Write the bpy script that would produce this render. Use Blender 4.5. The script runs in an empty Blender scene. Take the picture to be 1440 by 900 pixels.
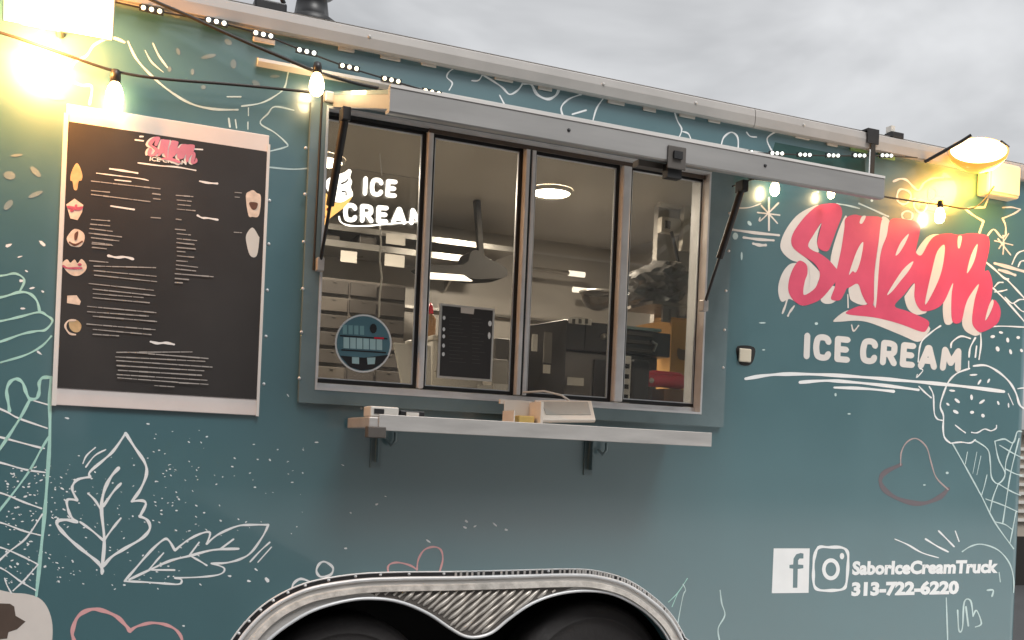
import bpy, bmesh, math, random
from mathutils import Vector, Matrix
from mathutils.geometry import tessellate_polygon
random.seed(7)
S = bpy.context.scene
COL = S.collection
R = math.radians

# ------------------------------------------------------------------ camera
FPX, PX, PY, WPX = 1450.0, 720.0, 638.0, 1440.0
TH, RHO, DIST = math.atan(FPX / 3390.0), math.atan(0.0425), 3.75
CAM = Vector((-DIST * math.sin(TH), -DIST * math.cos(TH), 1.24))
FW = Vector((math.sin(TH), math.cos(TH), 0))
RT = Vector((math.cos(TH), -math.sin(TH), 0))
UP = Vector((0, 0, 1))
XC = math.cos(RHO) * RT + math.sin(RHO) * UP
YC = -math.sin(RHO) * RT + math.cos(RHO) * UP
cam = bpy.data.objects.new('camera', bpy.data.cameras.new('camera'))
COL.objects.link(cam)
m = Matrix((XC, YC, -FW)).transposed().to_4x4()
m.translation = CAM
cam.matrix_world = m
cam.data.sensor_width = 36
cam.data.lens = FPX / WPX * 36
cam.data.shift_x = 0
cam.data.shift_y = (PY - 450.0) / WPX
cam.data.clip_start = 0.05
cam.data.clip_end = 3000
S.camera = cam

# ------------------------------------------------------------------ world, sun, exposure
S.view_settings.view_transform = 'Standard'
S.view_settings.look = 'None'
S.view_settings.gamma = 1
S.view_settings.use_curve_mapping = False
S.view_settings.exposure = 0.6
SUN_EL, SUN_AZ = R(54), R(165)        # azimuth measured from +Y clockwise: behind the camera, to its right
wd = bpy.data.worlds.new('World')
S.world = wd
wd.use_nodes = True
nt = wd.node_tree
for n in list(nt.nodes):
    nt.nodes.remove(n)
def N(t, **k):
    n = nt.nodes.new(t)
    for a, b in k.items():
        setattr(n, a, b)
    return n
out = N('ShaderNodeOutputWorld'); bg = N('ShaderNodeBackground')
bg.inputs['Strength'].default_value = 0.1
sky = N('ShaderNodeTexSky', sky_type='NISHITA', sun_disc=False)
sky.sun_elevation = SUN_EL
sky.sun_rotation = SUN_AZ
tc = N('ShaderNodeTexCoord')
mp = N('ShaderNodeMapping'); mp.inputs['Scale'].default_value = (1.0, 1.0, 2.2)
mp.inputs['Location'].default_value = (0.9, 0.4, 0.2)
nz = N('ShaderNodeTexNoise'); nz.inputs['Scale'].default_value = 2.8
nz.inputs['Detail'].default_value = 5; nz.inputs['Roughness'].default_value = 0.48
nz.inputs['Distortion'].default_value = 0.35
cr = N('ShaderNodeValToRGB')
cr.color_ramp.elements[0].position = 0.42; cr.color_ramp.elements[0].color = (3.9, 3.93, 3.97, 1)
cr.color_ramp.elements[1].position = 0.585; cr.color_ramp.elements[1].color = (6.1, 6.15, 6.2, 1)
sx = N('ShaderNodeSeparateXYZ')
ml = N('ShaderNodeMapRange'); ml.inputs['From Min'].default_value = 0.0; ml.inputs['From Max'].default_value = 1.0
ml.inputs['To Min'].default_value = 0.56; ml.inputs['To Max'].default_value = 1.45     # overcast sky: brighter overhead
vm = N('ShaderNodeVectorMath', operation='SCALE')
mx = N('ShaderNodeMix', data_type='RGBA'); mx.inputs['Factor'].default_value = 0.93
L = nt.links.new
L(tc.outputs['Generated'], mp.inputs['Vector']); L(mp.outputs[0], nz.inputs['Vector'])
L(nz.outputs['Fac'], cr.inputs['Fac']); L(tc.outputs['Generated'], sx.inputs[0]); L(sx.outputs['Z'], ml.inputs['Value'])
L(cr.outputs['Color'], vm.inputs[0]); L(ml.outputs[0], vm.inputs['Scale'])
L(sky.outputs['Color'], mx.inputs['A']); L(vm.outputs[0], mx.inputs['B'])
L(mx.outputs['Result'], bg.inputs['Color']); L(bg.outputs[0], out.inputs['Surface'])

sun = bpy.data.objects.new('sun', bpy.data.lights.new('sun', 'SUN'))
COL.objects.link(sun)
sun.data.energy = 1.5
sun.data.angle = R(22)
sun.data.color = (1.0, 0.98, 0.95)
sd = Vector((math.sin(SUN_AZ) * math.cos(SUN_EL), math.cos(SUN_AZ) * math.cos(SUN_EL), math.sin(SUN_EL)))
sun.rotation_euler = (-sd).to_track_quat('-Z', 'Y').to_euler()

# ------------------------------------------------------------------ measuring: a photo point carried onto a plane of the place
def ray(px, py):
    return XC * ((px - PX) / FPX) + YC * ((PY - py) / FPX) + FW
def W(px, py, y=0.0):
    d = ray(px, py)
    return CAM + d * ((y - CAM.y) / d.y)
def G(px, py, z):
    d = ray(px, py)
    return CAM + d * ((z - CAM.z) / d.z)

# ------------------------------------------------------------------ materials
MATS = {}
def mat(name, col, rough=0.5, metal=0.0, coat=0.0, emit=None, es=0.0, var=0.0, vscale=8.0, bump=0.0, bscale=60.0, coat_rough=0.06, stretch=(1, 1, 1)):
    if name in MATS:
        return MATS[name]
    mt = bpy.data.materials.new(name); mt.use_nodes = True
    t = mt.node_tree; b = t.nodes['Principled BSDF']
    b.inputs['Base Color'].default_value = (*col, 1)
    b.inputs['Roughness'].default_value = rough
    b.inputs['Metallic'].default_value = metal
    b.inputs['Coat Weight'].default_value = coat
    b.inputs['Coat Roughness'].default_value = coat_rough
    if emit:
        b.inputs['Emission Color'].default_value = (*emit, 1)
        b.inputs['Emission Strength'].default_value = es
    co = t.nodes.new('ShaderNodeTexCoord')
    mpn = t.nodes.new('ShaderNodeMapping'); mpn.inputs['Scale'].default_value = stretch
    t.links.new(co.outputs['Object'], mpn.inputs['Vector'])
    if var:
        n = t.nodes.new('ShaderNodeTexNoise'); n.inputs['Scale'].default_value = vscale
        n.inputs['Detail'].default_value = 7; n.inputs['Roughness'].default_value = 0.6
        t.links.new(mpn.outputs[0], n.inputs['Vector'])
        mr = t.nodes.new('ShaderNodeMapRange'); mr.inputs['From Min'].default_value = 0.3; mr.inputs['From Max'].default_value = 0.7
        mr.inputs['To Min'].default_value = 1 - var; mr.inputs['To Max'].default_value = 1 + var
        t.links.new(n.outputs['Fac'], mr.inputs['Value'])
        sc = t.nodes.new('ShaderNodeVectorMath'); sc.operation = 'SCALE'; sc.inputs[0].default_value = col
        t.links.new(mr.outputs[0], sc.inputs['Scale']); t.links.new(sc.outputs[0], b.inputs['Base Color'])
        r2 = t.nodes.new('ShaderNodeMapRange'); r2.inputs['From Min'].default_value = 0.3; r2.inputs['From Max'].default_value = 0.7
        r2.inputs['To Min'].default_value = max(0.02, rough * (1 - var)); r2.inputs['To Max'].default_value = min(1, rough * (1 + var))
        t.links.new(n.outputs['Fac'], r2.inputs['Value']); t.links.new(r2.outputs[0], b.inputs['Roughness'])
    if bump:
        n = t.nodes.new('ShaderNodeTexNoise'); n.inputs['Scale'].default_value = bscale; n.inputs['Detail'].default_value = 4
        t.links.new(mpn.outputs[0], n.inputs['Vector'])
        bn = t.nodes.new('ShaderNodeBump'); bn.inputs['Strength'].default_value = bump; bn.inputs['Distance'].default_value = 0.01
        t.links.new(n.outputs['Fac'], bn.inputs['Height']); t.links.new(bn.outputs[0], b.inputs['Normal'])
    MATS[name] = mt
    return mt

teal = mat('teal_vinyl', (0.036, 0.132, 0.155), 0.36, coat=0.8, coat_rough=0.05, var=0.07, vscale=2.2, bump=0.03, bscale=3.0)
teal.node_tree.nodes['Principled BSDF'].inputs['IOR'].default_value = 2.4
frame_paint = mat('frame_paint', (0.17, 0.235, 0.25), 0.35, coat=0.3, var=0.1)
white_print = mat('white_print', (0.88, 0.89, 0.89), 0.4, var=0.04)
cream_print = mat('cream_print', (0.74, 0.68, 0.63), 0.4, var=0.06)
mint_print = mat('mint_print', (0.42, 0.72, 0.64), 0.4, var=0.12, vscale=12)
dim_print = mat('pale_teal_print', (0.56, 0.70, 0.69), 0.45, var=0.15, vscale=12)
dull_print = mat('grey_print', (0.17, 0.24, 0.25), 0.5, var=0.15)
pink_print = mat('pink_print', (0.78, 0.40, 0.40), 0.4, var=0.1)
rose_print = mat('dull_rose_print', (0.14, 0.115, 0.13), 0.36)
logo_pink = mat('logo_pink', (0.70, 0.07, 0.15), 0.38, coat=0.3, var=0.12, vscale=5)
white_paint = mat('white_paint', (0.72, 0.69, 0.66), 0.4, var=0.06, vscale=3)
trim_metal = mat('trim_paint', (0.43, 0.40, 0.375), 0.45, var=0.08, vscale=5, bump=0.05, bscale=9)
alu = mat('aluminium', (0.72, 0.73, 0.74), 0.34, metal=0.15, var=0.12, vscale=10)
alu_dull = mat('dull_aluminium', (0.50, 0.48, 0.46), 0.5, metal=0.35, var=0.14, vscale=4, stretch=(1, 6, 6))
hatch_metal = mat('hatch_sheet', (0.38, 0.37, 0.36), 0.42, metal=0.3, var=0.1, vscale=3, stretch=(0.6, 4, 4))
rubber = mat('black_rubber', (0.012, 0.012, 0.013), 0.55, var=0.2)
black_paint = mat('black_paint', (0.018, 0.018, 0.02), 0.4, var=0.2)
tyre_m = mat('tyre_rubber', (0.03, 0.027, 0.027), 0.75, var=0.25, bump=0.2)
board_black = mat('menu_black', (0.032, 0.029, 0.028), 0.42, coat=0.15, var=0.12, vscale=3)
text_grey = mat('menu_text', (0.36, 0.34, 0.32), 0.5)
text_white = mat('menu_heading', (0.8, 0.78, 0.76), 0.5)
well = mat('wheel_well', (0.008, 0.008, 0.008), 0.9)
int_wall = mat('interior_panel', (0.38, 0.355, 0.325), 0.4, var=0.06, vscale=3)
int_dark = mat('dark_panel', (0.10, 0.088, 0.078), 0.5, var=0.12)
int_mid = mat('grey_panel', (0.2, 0.18, 0.16), 0.45, var=0.1)
int_white = mat('white_plastic', (0.66, 0.63, 0.58), 0.4, var=0.05)
paper = mat('paper', (0.7, 0.66, 0.6), 0.7, var=0.08)
steel = mat('steel', (0.55, 0.53, 0.5), 0.3, metal=0.9, var=0.12)
cardboard = mat('cardboard', (0.6, 0.32, 0.1), 0.75, var=0.14)
red_m = mat('red_plastic', (0.8, 0.02, 0.05), 0.3, coat=0.3, var=0.1)
wire_m = mat('cable_black', (0.015, 0.014, 0.014), 0.5)
lamp_white = mat('lamp_diffuser', (0.9, 0.85, 0.75), 0.5, emit=(1.0, 0.86, 0.66), es=14.0)
bulb_m = mat('bulb_glow', (1, 0.9, 0.7), 0.3, emit=(1.0, 0.74, 0.38), es=14.0)
flood_m = mat('flood_lens', (1, 0.9, 0.7), 0.3, emit=(1.0, 0.72, 0.34), es=6.0)
led_m = mat('led_glow', (0.9, 0.95, 0.9), 0.3, emit=(0.93, 1.0, 0.9), es=1.3)
led_warm = mat('led_warm_glow', (0.9, 0.9, 0.8), 0.3, emit=(1.0, 0.86, 0.55), es=1.5)
neon_white = mat('sign_white_glow', (0.9, 0.9, 0.9), 0.4, emit=(1, 0.97, 0.92), es=2.2)
neon_orange = mat('sign_orange_glow', (0.9, 0.5, 0.15), 0.4, emit=(1, 0.55, 0.16), es=1.3)
amber = mat('amber_bowl_glow', (0.55, 0.30, 0.05), 0.35, coat=0.4, emit=(1.0, 0.46, 0.06), es=0.55, var=0.1)  # emission stands in for lamp light shining through the bowl
asphalt = mat('asphalt', (0.05, 0.05, 0.052), 0.85, var=0.18, vscale=1.3, bump=0.3, bscale=40)

for k_, m_ in MATS.items():
    if k_.endswith('_print') or k_ == 'logo_pink':
        m_.node_tree.nodes['Principled BSDF'].inputs['IOR'].default_value = 1.9

def glass_mat(name, tint, gloss_tint, ior=1.5, rough=0.0, film=0.0):
    mt = bpy.data.materials.new(name); mt.use_nodes = True
    t = mt.node_tree
    for n in list(t.nodes):
        t.nodes.remove(n)
    o = t.nodes.new('ShaderNodeOutputMaterial'); a = t.nodes.new('ShaderNodeBsdfTransparent'); g = t.nodes.new('ShaderNodeBsdfGlossy')
    df = t.nodes.new('ShaderNodeBsdfDiffuse'); df.inputs['Color'].default_value = (0.6, 0.62, 0.64, 1)
    nzg = t.nodes.new('ShaderNodeTexNoise'); nzg.inputs['Scale'].default_value = 3.5; nzg.inputs['Detail'].default_value = 6
    mrg = t.nodes.new('ShaderNodeMapRange'); mrg.inputs['From Min'].default_value = 0.3; mrg.inputs['From Max'].default_value = 0.7; mrg.inputs['To Min'].default_value = film * 0.4; mrg.inputs['To Max'].default_value = film * 1.6
    t.links.new(nzg.outputs['Fac'], mrg.inputs['Value'])
    mf = t.nodes.new('ShaderNodeMixShader')
    a.inputs['Color'].default_value = (*tint, 1); g.inputs['Color'].default_value = (*gloss_tint, 1); g.inputs['Roughness'].default_value = rough
    f = t.nodes.new('ShaderNodeFresnel'); f.inputs['IOR'].default_value = ior
    x = t.nodes.new('ShaderNodeMixShader')
    t.links.new(f.outputs[0], x.inputs[0]); t.links.new(mrg.outputs[0], mf.inputs[0]); t.links.new(a.outputs[0], mf.inputs[1]); t.links.new(df.outputs[0], mf.inputs[2]); t.links.new(mf.outputs[0], x.inputs[1]); t.links.new(g.outputs[0], x.inputs[2])
    t.links.new(x.outputs[0], o.inputs['Surface'])
    return mt
glass = glass_mat('window_glass', (0.86, 0.85, 0.82), (1, 1, 1), 1.65, film=0.035)
acrylic = glass_mat('clear_acrylic', (0.93, 0.92, 0.9), (1, 1, 1), 1.45, 0.05)
smoke_poly = glass_mat('clear_plastic_film', (0.6, 0.58, 0.55), (0.9, 0.9, 0.9), 1.6, 0.25)

# tread plate: raised bars as real relief in the bump, colour only from the metal
tread = mat('tread_plate', (0.62, 0.58, 0.53), 0.4, metal=0.7, var=0.15, vscale=30)

# ------------------------------------------------------------------ mesh helpers
class MB:
    def __init__(s):
        s.v, s.f, s.sm = [], [], []
    def add(s, vs, fs, smooth=False):
        o = len(s.v)
        s.v += [tuple(v) for v in vs]
        for f in fs:
            s.f.append(tuple(i + o for i in f)); s.sm.append(smooth)
        return s
    def hexa(s, p):       # 8 corners: 0-3 one end, 4-7 the other end
        return s.add(p, [(3, 2, 1, 0), (4, 5, 6, 7), (0, 1, 5, 4), (1, 2, 6, 5), (2, 3, 7, 6), (3, 0, 4, 7)])
    def box(s, a, b):
        x0, y0, z0 = [min(i, j) for i, j in zip(a, b)]; x1, y1, z1 = [max(i, j) for i, j in zip(a, b)]
        return s.hexa([(x0, y0, z0), (x1, y0, z0), (x1, y1, z0), (x0, y1, z0), (x0, y0, z1), (x1, y0, z1), (x1, y1, z1), (x0, y1, z1)])
    def tube(s, pts, r, n=8, caps=True):
        pts = [Vector(p) for p in pts]
        rs = r if isinstance(r, (list, tuple)) else [r] * len(pts)
        rings = []; ref = None
        for i, p in enumerate(pts):
            t = (pts[min(i + 1, len(pts) - 1)] - pts[max(i - 1, 0)]).normalized()
            if ref is None:
                ref = t.orthogonal().normalized()
            ref = (ref - t * ref.dot(t)).normalized()
            b = t.cross(ref)
            rings.append([p + (ref * math.cos(2 * math.pi * k / n) + b * math.sin(2 * math.pi * k / n)) * rs[i] for k in range(n)])
        vs = [v for rg in rings for v in rg]
        fs = [(i * n + k, i * n + (k + 1) % n, (i + 1) * n + (k + 1) % n, (i + 1) * n + k) for i in range(len(pts) - 1) for k in range(n)]
        s.add(vs, fs, True)
        if caps:
            s.add(rings[0], [tuple(range(n))[::-1]]); s.add(rings[-1], [tuple(range(n))])
        return s
    def lathe(s, base, axis, prof, n=16):   # prof: (radius, height along axis)
        axis = Vector(axis).normalized(); a = axis.orthogonal().normalized(); b = axis.cross(a); base = Vector(base)
        vs = [base + axis * h + (a * math.cos(2 * math.pi * k / n) + b * math.sin(2 * math.pi * k / n)) * max(r, 1e-4) for r, h in prof for k in range(n)]
        fs = [(i * n + k, i * n + (k + 1) % n, (i + 1) * n + (k + 1) % n, (i + 1) * n + k) for i in range(len(prof) - 1) for k in range(n)]
        return s.add(vs, fs, True)
    def plate(s, loops, to3, th):
        """loops: 2D outline + holes; to3(p, k) gives the 3D point on face k (0 front, 1 back); th False: sheet"""
        tri = tessellate_polygon([[Vector((p[0], p[1], 0)) for p in lp] for lp in loops])
        flat = [p for lp in loops for p in lp]
        if not th:
            return s.add([to3(p, 0) for p in flat], tri)
        n = len(flat)
        s.add([to3(p, 0) for p in flat] + [to3(p, 1) for p in flat], [tuple(t) for t in tri] + [tuple(i + n for i in t[::-1]) for t in tri])
        for lp in loops:
            k = len(lp)
            s.add([to3(p, 0) for p in lp] + [to3(p, 1) for p in lp], [(i, (i + 1) % k, (i + 1) % k + k, i + k) for i in range(k)])
        return s
    def build(s, name, m, parent=None, label=None, bevel=0.0):
        me = bpy.data.meshes.new(name); me.from_pydata(s.v, [], s.f); me.materials.append(m)
        me.polygons.foreach_set('use_smooth', s.sm)
        bm = bmesh.new(); bm.from_mesh(me); bmesh.ops.recalc_face_normals(bm, faces=bm.faces); bm.to_mesh(me); bm.free()
        o = bpy.data.objects.new(name, me); COL.objects.link(o)
        if parent:
            o.parent = parent
            o.matrix_parent_inverse = Matrix.Translation(-WORLD(parent))
        if label:
            o['label'] = label
        if bevel:
            b = o.modifiers.new('bevel', 'BEVEL'); b.width = bevel; b.segments = 2; b.limit_method = 'ANGLE'; b.angle_limit = R(40)
        return o
def WORLD(o):
    v = Vector(o.location)
    while o.parent:
        v = v + o.matrix_parent_inverse.translation; o = o.parent; v = v + Vector(o.location)
    return v
def thing(name, label, cat, loc=(0, 0, 0), group=None):
    o = bpy.data.objects.new(name, None); COL.objects.link(o); o.location = loc; o.empty_display_size = 0.1
    return tag(o, label, cat, group)
def tag(o, label, cat, group=None, kind=None):
    if label: o['label'] = label
    if cat: o['category'] = cat
    if group: o['group'] = group
    if kind: o['kind'] = kind
    return o
def lamp(name, loc, power, col, rad, parent=None):
    l = bpy.data.lights.new(name, 'POINT'); l.energy = power; l.color = col; l.shadow_soft_size = rad
    o = bpy.data.objects.new(name, l); COL.objects.link(o); o.location = loc
    if parent:
        o.parent = parent; o.matrix_parent_inverse = Matrix.Translation(-WORLD(parent))
    return o

def smooth(pts, closed=False, k=5):
    n = len(pts)
    if n < 3:
        return list(pts)
    o = []
    for i in range(n if closed else n - 1):
        g = (lambda j: pts[j % n]) if closed else (lambda j: pts[min(max(j, 0), n - 1)])
        p0, p1, p2, p3 = g(i - 1), g(i), g(i + 1), g(i + 2)
        for q in range(k):
            t = q / k
            o.append(tuple(0.5 * ((2 * p1[d]) + (-p0[d] + p2[d]) * t + (2 * p0[d] - 5 * p1[d] + 4 * p2[d] - p3[d]) * t * t + (-p0[d] + 3 * p1[d] - 3 * p2[d] + p3[d]) * t ** 3) for d in (0, 1)))
    if not closed:
        o.append(tuple(pts[-1]))
    return o
def zz(x0, y0, s):            # points read off an enlarged detail of the photograph
    return lambda *p: [(x0 + a / s, y0 + b / s) for a, b in p]

class Print:
    """flat vinyl print lying on a wall plane; every stroke sits a hair above the last"""
    def __init__(s, y=-0.002):
        s.mb, s.y, s.i = MB(), (y * 0.35 if -0.0059 < y < 0 else y), 0
    def nxt(s):
        s.i += 1
        return s.y - 0.00002 * s.i
    def stroke(s, pts, w=3.0, closed=False, sm=True, taper=False, even=False):
        y = s.nxt()
        q = smooth(pts, closed) if sm else list(pts)
        # drop repeated points
        r = [q[0]]
        for p in q[1:]:
            if math.hypot(p[0] - r[-1][0], p[1] - r[-1][1]) > 0.3:
                r.append(p)
        q = r; n = len(q)
        if n < 2:
            return s
        secs = []
        for i in range(n):
            a, b = (q[(i - 1) % n], q[(i + 1) % n]) if closed else (q[max(i - 1, 0)], q[min(i + 1, n - 1)])
            l = math.hypot(b[0] - a[0], b[1] - a[1]) or 1
            tx, ty = (b[0] - a[0]) / l, (b[1] - a[1]) / l
            ww = w * (0.88 + 0.2 * math.sin(i * 0.9 + q[0][0])) if not even else w
            if taper:
                ww *= 0.35 + 0.65 * math.sin(math.pi * min(1, max(0, (i + 0.6) / n)))
            secs.append((q[i], (tx, ty), ww))
        if not closed:
            p, t, ww = secs[0]; e, te, we = secs[-1]
            secs = [((p[0] - t[0] * ww * .48, p[1] - t[1] * ww * .48), t, ww * .2), ((p[0] - t[0] * ww * .3, p[1] - t[1] * ww * .3), t, ww * .75)] + secs + \
                   [((e[0] + te[0] * we * .3, e[1] + te[1] * we * .3), te, we * .75), ((e[0] + te[0] * we * .48, e[1] + te[1] * we * .48), te, we * .2)]
        vs = []
        for p, t, ww in secs:
            vs += [W(p[0] - t[1] * ww / 2, p[1] + t[0] * ww / 2, y), W(p[0] + t[1] * ww / 2, p[1] - t[0] * ww / 2, y)]
        k = len(secs)
        s.mb.add(vs, [(2 * i, 2 * i + 1, (2 * i + 3) % (2 * k), (2 * i + 2) % (2 * k)) for i in range(k if closed else k - 1)])
        return s
    def poly(s, pts, holes=(), sm=True):
        y = s.nxt()
        s.mb.plate([smooth(pts, True, 4) if sm else pts] + [smooth(h, True, 4) if sm else h for h in holes], lambda p, k: W(p[0], p[1], y), False)
        return s
    def dot(s, x, y, rx, ry=None, a=0.0, n=10):
        ry = ry or rx
        c, d = math.cos(a), math.sin(a)
        return s.poly([(x + rx * math.cos(2 * math.pi * i / n) * c - ry * math.sin(2 * math.pi * i / n) * d, y + rx * math.cos(2 * math.pi * i / n) * d + ry * math.sin(2 * math.pi * i / n) * c) for i in range(n)], sm=False)
    def text(s, txt, quad, bold=0.03, y=None):
        cu = bpy.data.curves.new('lettering', 'FONT'); cu.body = txt; cu.offset = bold; cu.resolution_u = 3
        o = bpy.data.objects.new('lettering', cu); COL.objects.link(o)
        dg = bpy.context.evaluated_depsgraph_get()
        me = bpy.data.meshes.new_from_object(o.evaluated_get(dg))
        xs = [v.co.x for v in me.vertices]; ys = [v.co.y for v in me.vertices]
        x0, x1, y0, y1 = min(xs), max(xs), min(ys), max(ys)
        tl, tr, br, bl = quad; pl = s.nxt()
        def to3(v):
            u, t = (v.x - x0) / (x1 - x0), (v.y - y0) / (y1 - y0)
            a = [bl[d] * (1 - u) * (1 - t) + br[d] * u * (1 - t) + tr[d] * u * t + tl[d] * (1 - u) * t for d in (0, 1)]
            return W(a[0], a[1], pl)
        s.mb.add([to3(v.co) for v in me.vertices], [tuple(p.vertices) for p in me.polygons])
        bpy.data.objects.remove(o); bpy.data.meshes.remove(me); bpy.data.curves.remove(cu)
        return s
    def block(s, ch, quad, sw):
        tl, tr, br, bl = quad
        arc = [(1, .80), (.86, .95), (.5, 1), (.13, .92), (0, .64), (0, .36), (.13, .08), (.5, 0), (.86, .05), (1, .20)]
        bowl = [(0, 1), (.55, 1), (.9, .92), (.95, .73), (.9, .55), (.55, .46), (0, .46)]
        D = {'I': [[(.5, 0), (.5, 1)]], 'C': [arc], 'E': [[(0, 0), (0, 1)], [(0, 1), (1, 1)], [(0, 0), (1, 0)], [(0, .5), (.86, .5)]],
             'R': [[(0, 0), (0, 1)], bowl, [(.5, .46), (1, 0)]], 'A': [[(0, 0), (.46, 1)], [(.54, 1), (1, 0)], [(.2, .3), (.8, .3)]],
             'M': [[(0, 0), (.06, 1)], [(.06, 1), (.5, .3)], [(.5, .3), (.94, 1)], [(.94, 1), (1, 0)]]}[ch]
        def f(p):
            u, t = p
            return tuple(bl[d] * (1 - u) * (1 - t) + br[d] * u * (1 - t) + tr[d] * u * t + tl[d] * (1 - u) * t for d in (0, 1))
        for path in D:
            s.stroke([f(p) for p in path], sw, even=True)
        return s
    def build(s, name, m, parent, label=None):
        o = s.mb.build(name, m, parent, label)
        return o

# ------------------------------------------------------------------ ground
gr = MB().add([(-600, -600, 0), (600, -600, 0), (600, 600, 0), (-600, 600, 0)], [(0, 1, 2, 3)]).build('ground', asphalt)
tag(gr, 'dark asphalt lot the trailer is parked on', None, kind='structure')
ap = MB().box((0.9, -23.9, 0.004), (60.0, -0.25, 0.03)).build('added_pale_apron', mat('concrete', (0.66, 0.65, 0.63), 0.8, var=0.1, vscale=1.3, bump=0.3, bscale=40))  # added out of frame; its pale top brightens the side wall's reflections
tag(ap, 'pale concrete apron added out of view to brighten reflections on the right of the trailer', None, kind='structure')

# ------------------------------------------------------------------ the trailer
XL, XR, ZB, ZT = -3.3, 2.585, 0.42, 2.63
DEPTH = 2.15
WX0, WX1 = -0.735, 0.79       # serving opening
WZ0, WZ1 = 1.425, 2.376
T = thing('food_trailer', 'teal ice cream trailer covered in chalk style drawings with a long serving window', 'food trailer', (0, 0, 0))

inner_px = [(375, 900), (400, 880), (440, 857), (490, 843), (530, 841), (565, 847), (600, 862), (630, 882), (650, 893), (668, 895), (690, 888), (715, 868), (745, 848), (780, 835), (820, 830), (860, 835), (900, 856), (925, 880), (938, 900)]
outer_px = [(326, 915), (345, 888), (370, 862), (400, 842), (440, 826), (500, 816), (560, 813), (640, 812), (720, 810), (800, 808), (840, 811), (880, 823), (915, 846), (940, 871), (958, 902)]
def wz(p, y=0.0):
    v = W(p[0], p[1], y); return (v.x, v.z)
inner = [wz(p) for p in smooth(inner_px)]
outer = [wz(p) for p in smooth(outer_px)]
lx, rx = inner[0][0] - 0.075, inner[-1][0] + 0.075
inner = [(lx, ZB), (lx + 0.005, 0.5)] + inner + [(rx - 0.005, 0.5), (rx, ZB)]
ox, o2 = outer[0][0] - 0.05, outer[-1][0] + 0.06
outer = [(ox, ZB), (ox + 0.01, 0.5)] + outer + [(o2 - 0.01, 0.5), (o2, ZB)]

# side wall sheet with the opening and the wheel arches cut out of it
outline = [(XL, ZB), (XL, ZT), (XR - 0.06, ZT), (XR - 0.06, ZB)] + inner[::-1]
hole = [(WX0, WZ0), (WX1, WZ0), (WX1, WZ1), (WX0, WZ1)]
MB().plate([outline, hole], lambda p, k: (p[0], 0.045 * k, p[1]), True).build('side_wall', teal, T)
# rounded front corner and the nose behind it
mb = MB()
rc = 0.06; vs = []; k = 9
for i in range(k):
    a = -math.pi / 2 + math.pi / 2 * i / (k - 1)
    for z in (ZB, ZT):
        vs.append((XR - rc + rc * math.cos(a), rc + rc * math.sin(a), z))
mb.add(vs, [(2 * i, 2 * i + 2, 2 * i + 3, 2 * i + 1) for i in range(k - 1)], True)
mb.build('corner_panel', teal, T)
MB().box((XR - 0.045, rc, ZB), (XR, DEPTH, ZT)).build('front_wall', teal, T)
MB().box((XL, 0.0455, ZB), (XL + 0.045, DEPTH, ZT)).build('rear_wall', teal, T)
MB().box((XL, DEPTH, ZB), (XR, DEPTH + 0.045, ZT)).build('far_wall', teal, T)
# roof, slightly crowned
mb = MB(); vs = []
for i in range(9):
    y = -0.01 + (DEPTH + 0.06) * i / 8
    z = ZT + 0.034 + 0.05 * math.sin(math.pi * i / 8)
    vs += [(XL, y, z), (XR, y, z), (XL, y, z - 0.03), (XR, y, z - 0.03)]
fs = []
for i in range(8):
    a = 4 * i
    fs += [(a, a + 1, a + 5, a + 4), (a + 2, a + 6, a + 7, a + 3), (a, a + 4, a + 6, a + 2), (a + 1, a + 3, a + 7, a + 5)]
mb.add(vs, fs).build('roof', white_paint, T)
# roof trim in lengths that butt together
zt0, zt1 = W(480, 63, -0.03).z, W(480, 32, -0.03).z
xs = [XL, W(560, 60, -0.03).x - 0.9, W(1062, 160, -0.03).x, XR + 0.02]
for i in range(3):
    a, b = xs[i] + 0.0015, xs[i + 1] - 0.0015
    prof = [(0.0, zt0 + 0.004), (-0.02, zt0), (-0.03, zt0 + 0.006), (-0.034, zt0 + 0.04), (-0.03, zt1 - 0.006), (-0.022, zt1), (0.03, zt1 + 0.003), (0.03, zt0 + 0.03)]
    n = len(prof)
    MB().add([(a, y, z) for y, z in prof] + [(b, y, z) for y, z in prof], [tuple(range(n))[::-1], tuple(range(n, 2 * n))] + [(j, (j + 1) % n, (j + 1) % n + n, j + n) for j in range(n)]).build('roof_trim', trim_metal, T)
for px in (522, 854, 985, 1138):
    p = W(px, 0, -0.035); p.z = zt0 + 0.045
    MB().lathe((p.x, -0.0335, p.z), (0, -1, 0), [(0.007, 0), (0.006, 0.003), (0.0, 0.004)], 8).build('trim_screw', alu_dull, T)
# inside shell
CEIL, IX1, IXL = 2.5, 1.56, -3.2
MB().box((IXL, 2.06, 0.6), (IX1 + 0.02, 2.08, CEIL)).build('interior_wall', int_wall, T)
MB().box((IXL, 0.05, CEIL), (IX1 + 0.02, 2.08, CEIL + 0.03)).build('ceiling_panel', mat('ceiling_sheet', (0.5, 0.46, 0.40), 0.4, var=0.05, vscale=3), T)
MB().box((IX1, 0.05, 0.6), (IX1 + 0.015, 2.055, CEIL - 0.002)).build('partition', int_wall, T)
MB().box((IXL, 0.4, 0.57), (IX1, 2.055, 0.597)).build('floor_panel', int_mid, T)
# raised band low on the back wall and a cove strip under the ceiling
MB().box((IXL, 2.035, 1.0), (IX1 - 0.002, 2.0585, 1.72)).build('wall_panel', int_mid, T)
MB().box((IXL, 2.02, 2.02), (IX1 - 0.002, 2.0585, 2.035)).build('panel_joint_strip', steel, T)

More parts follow.
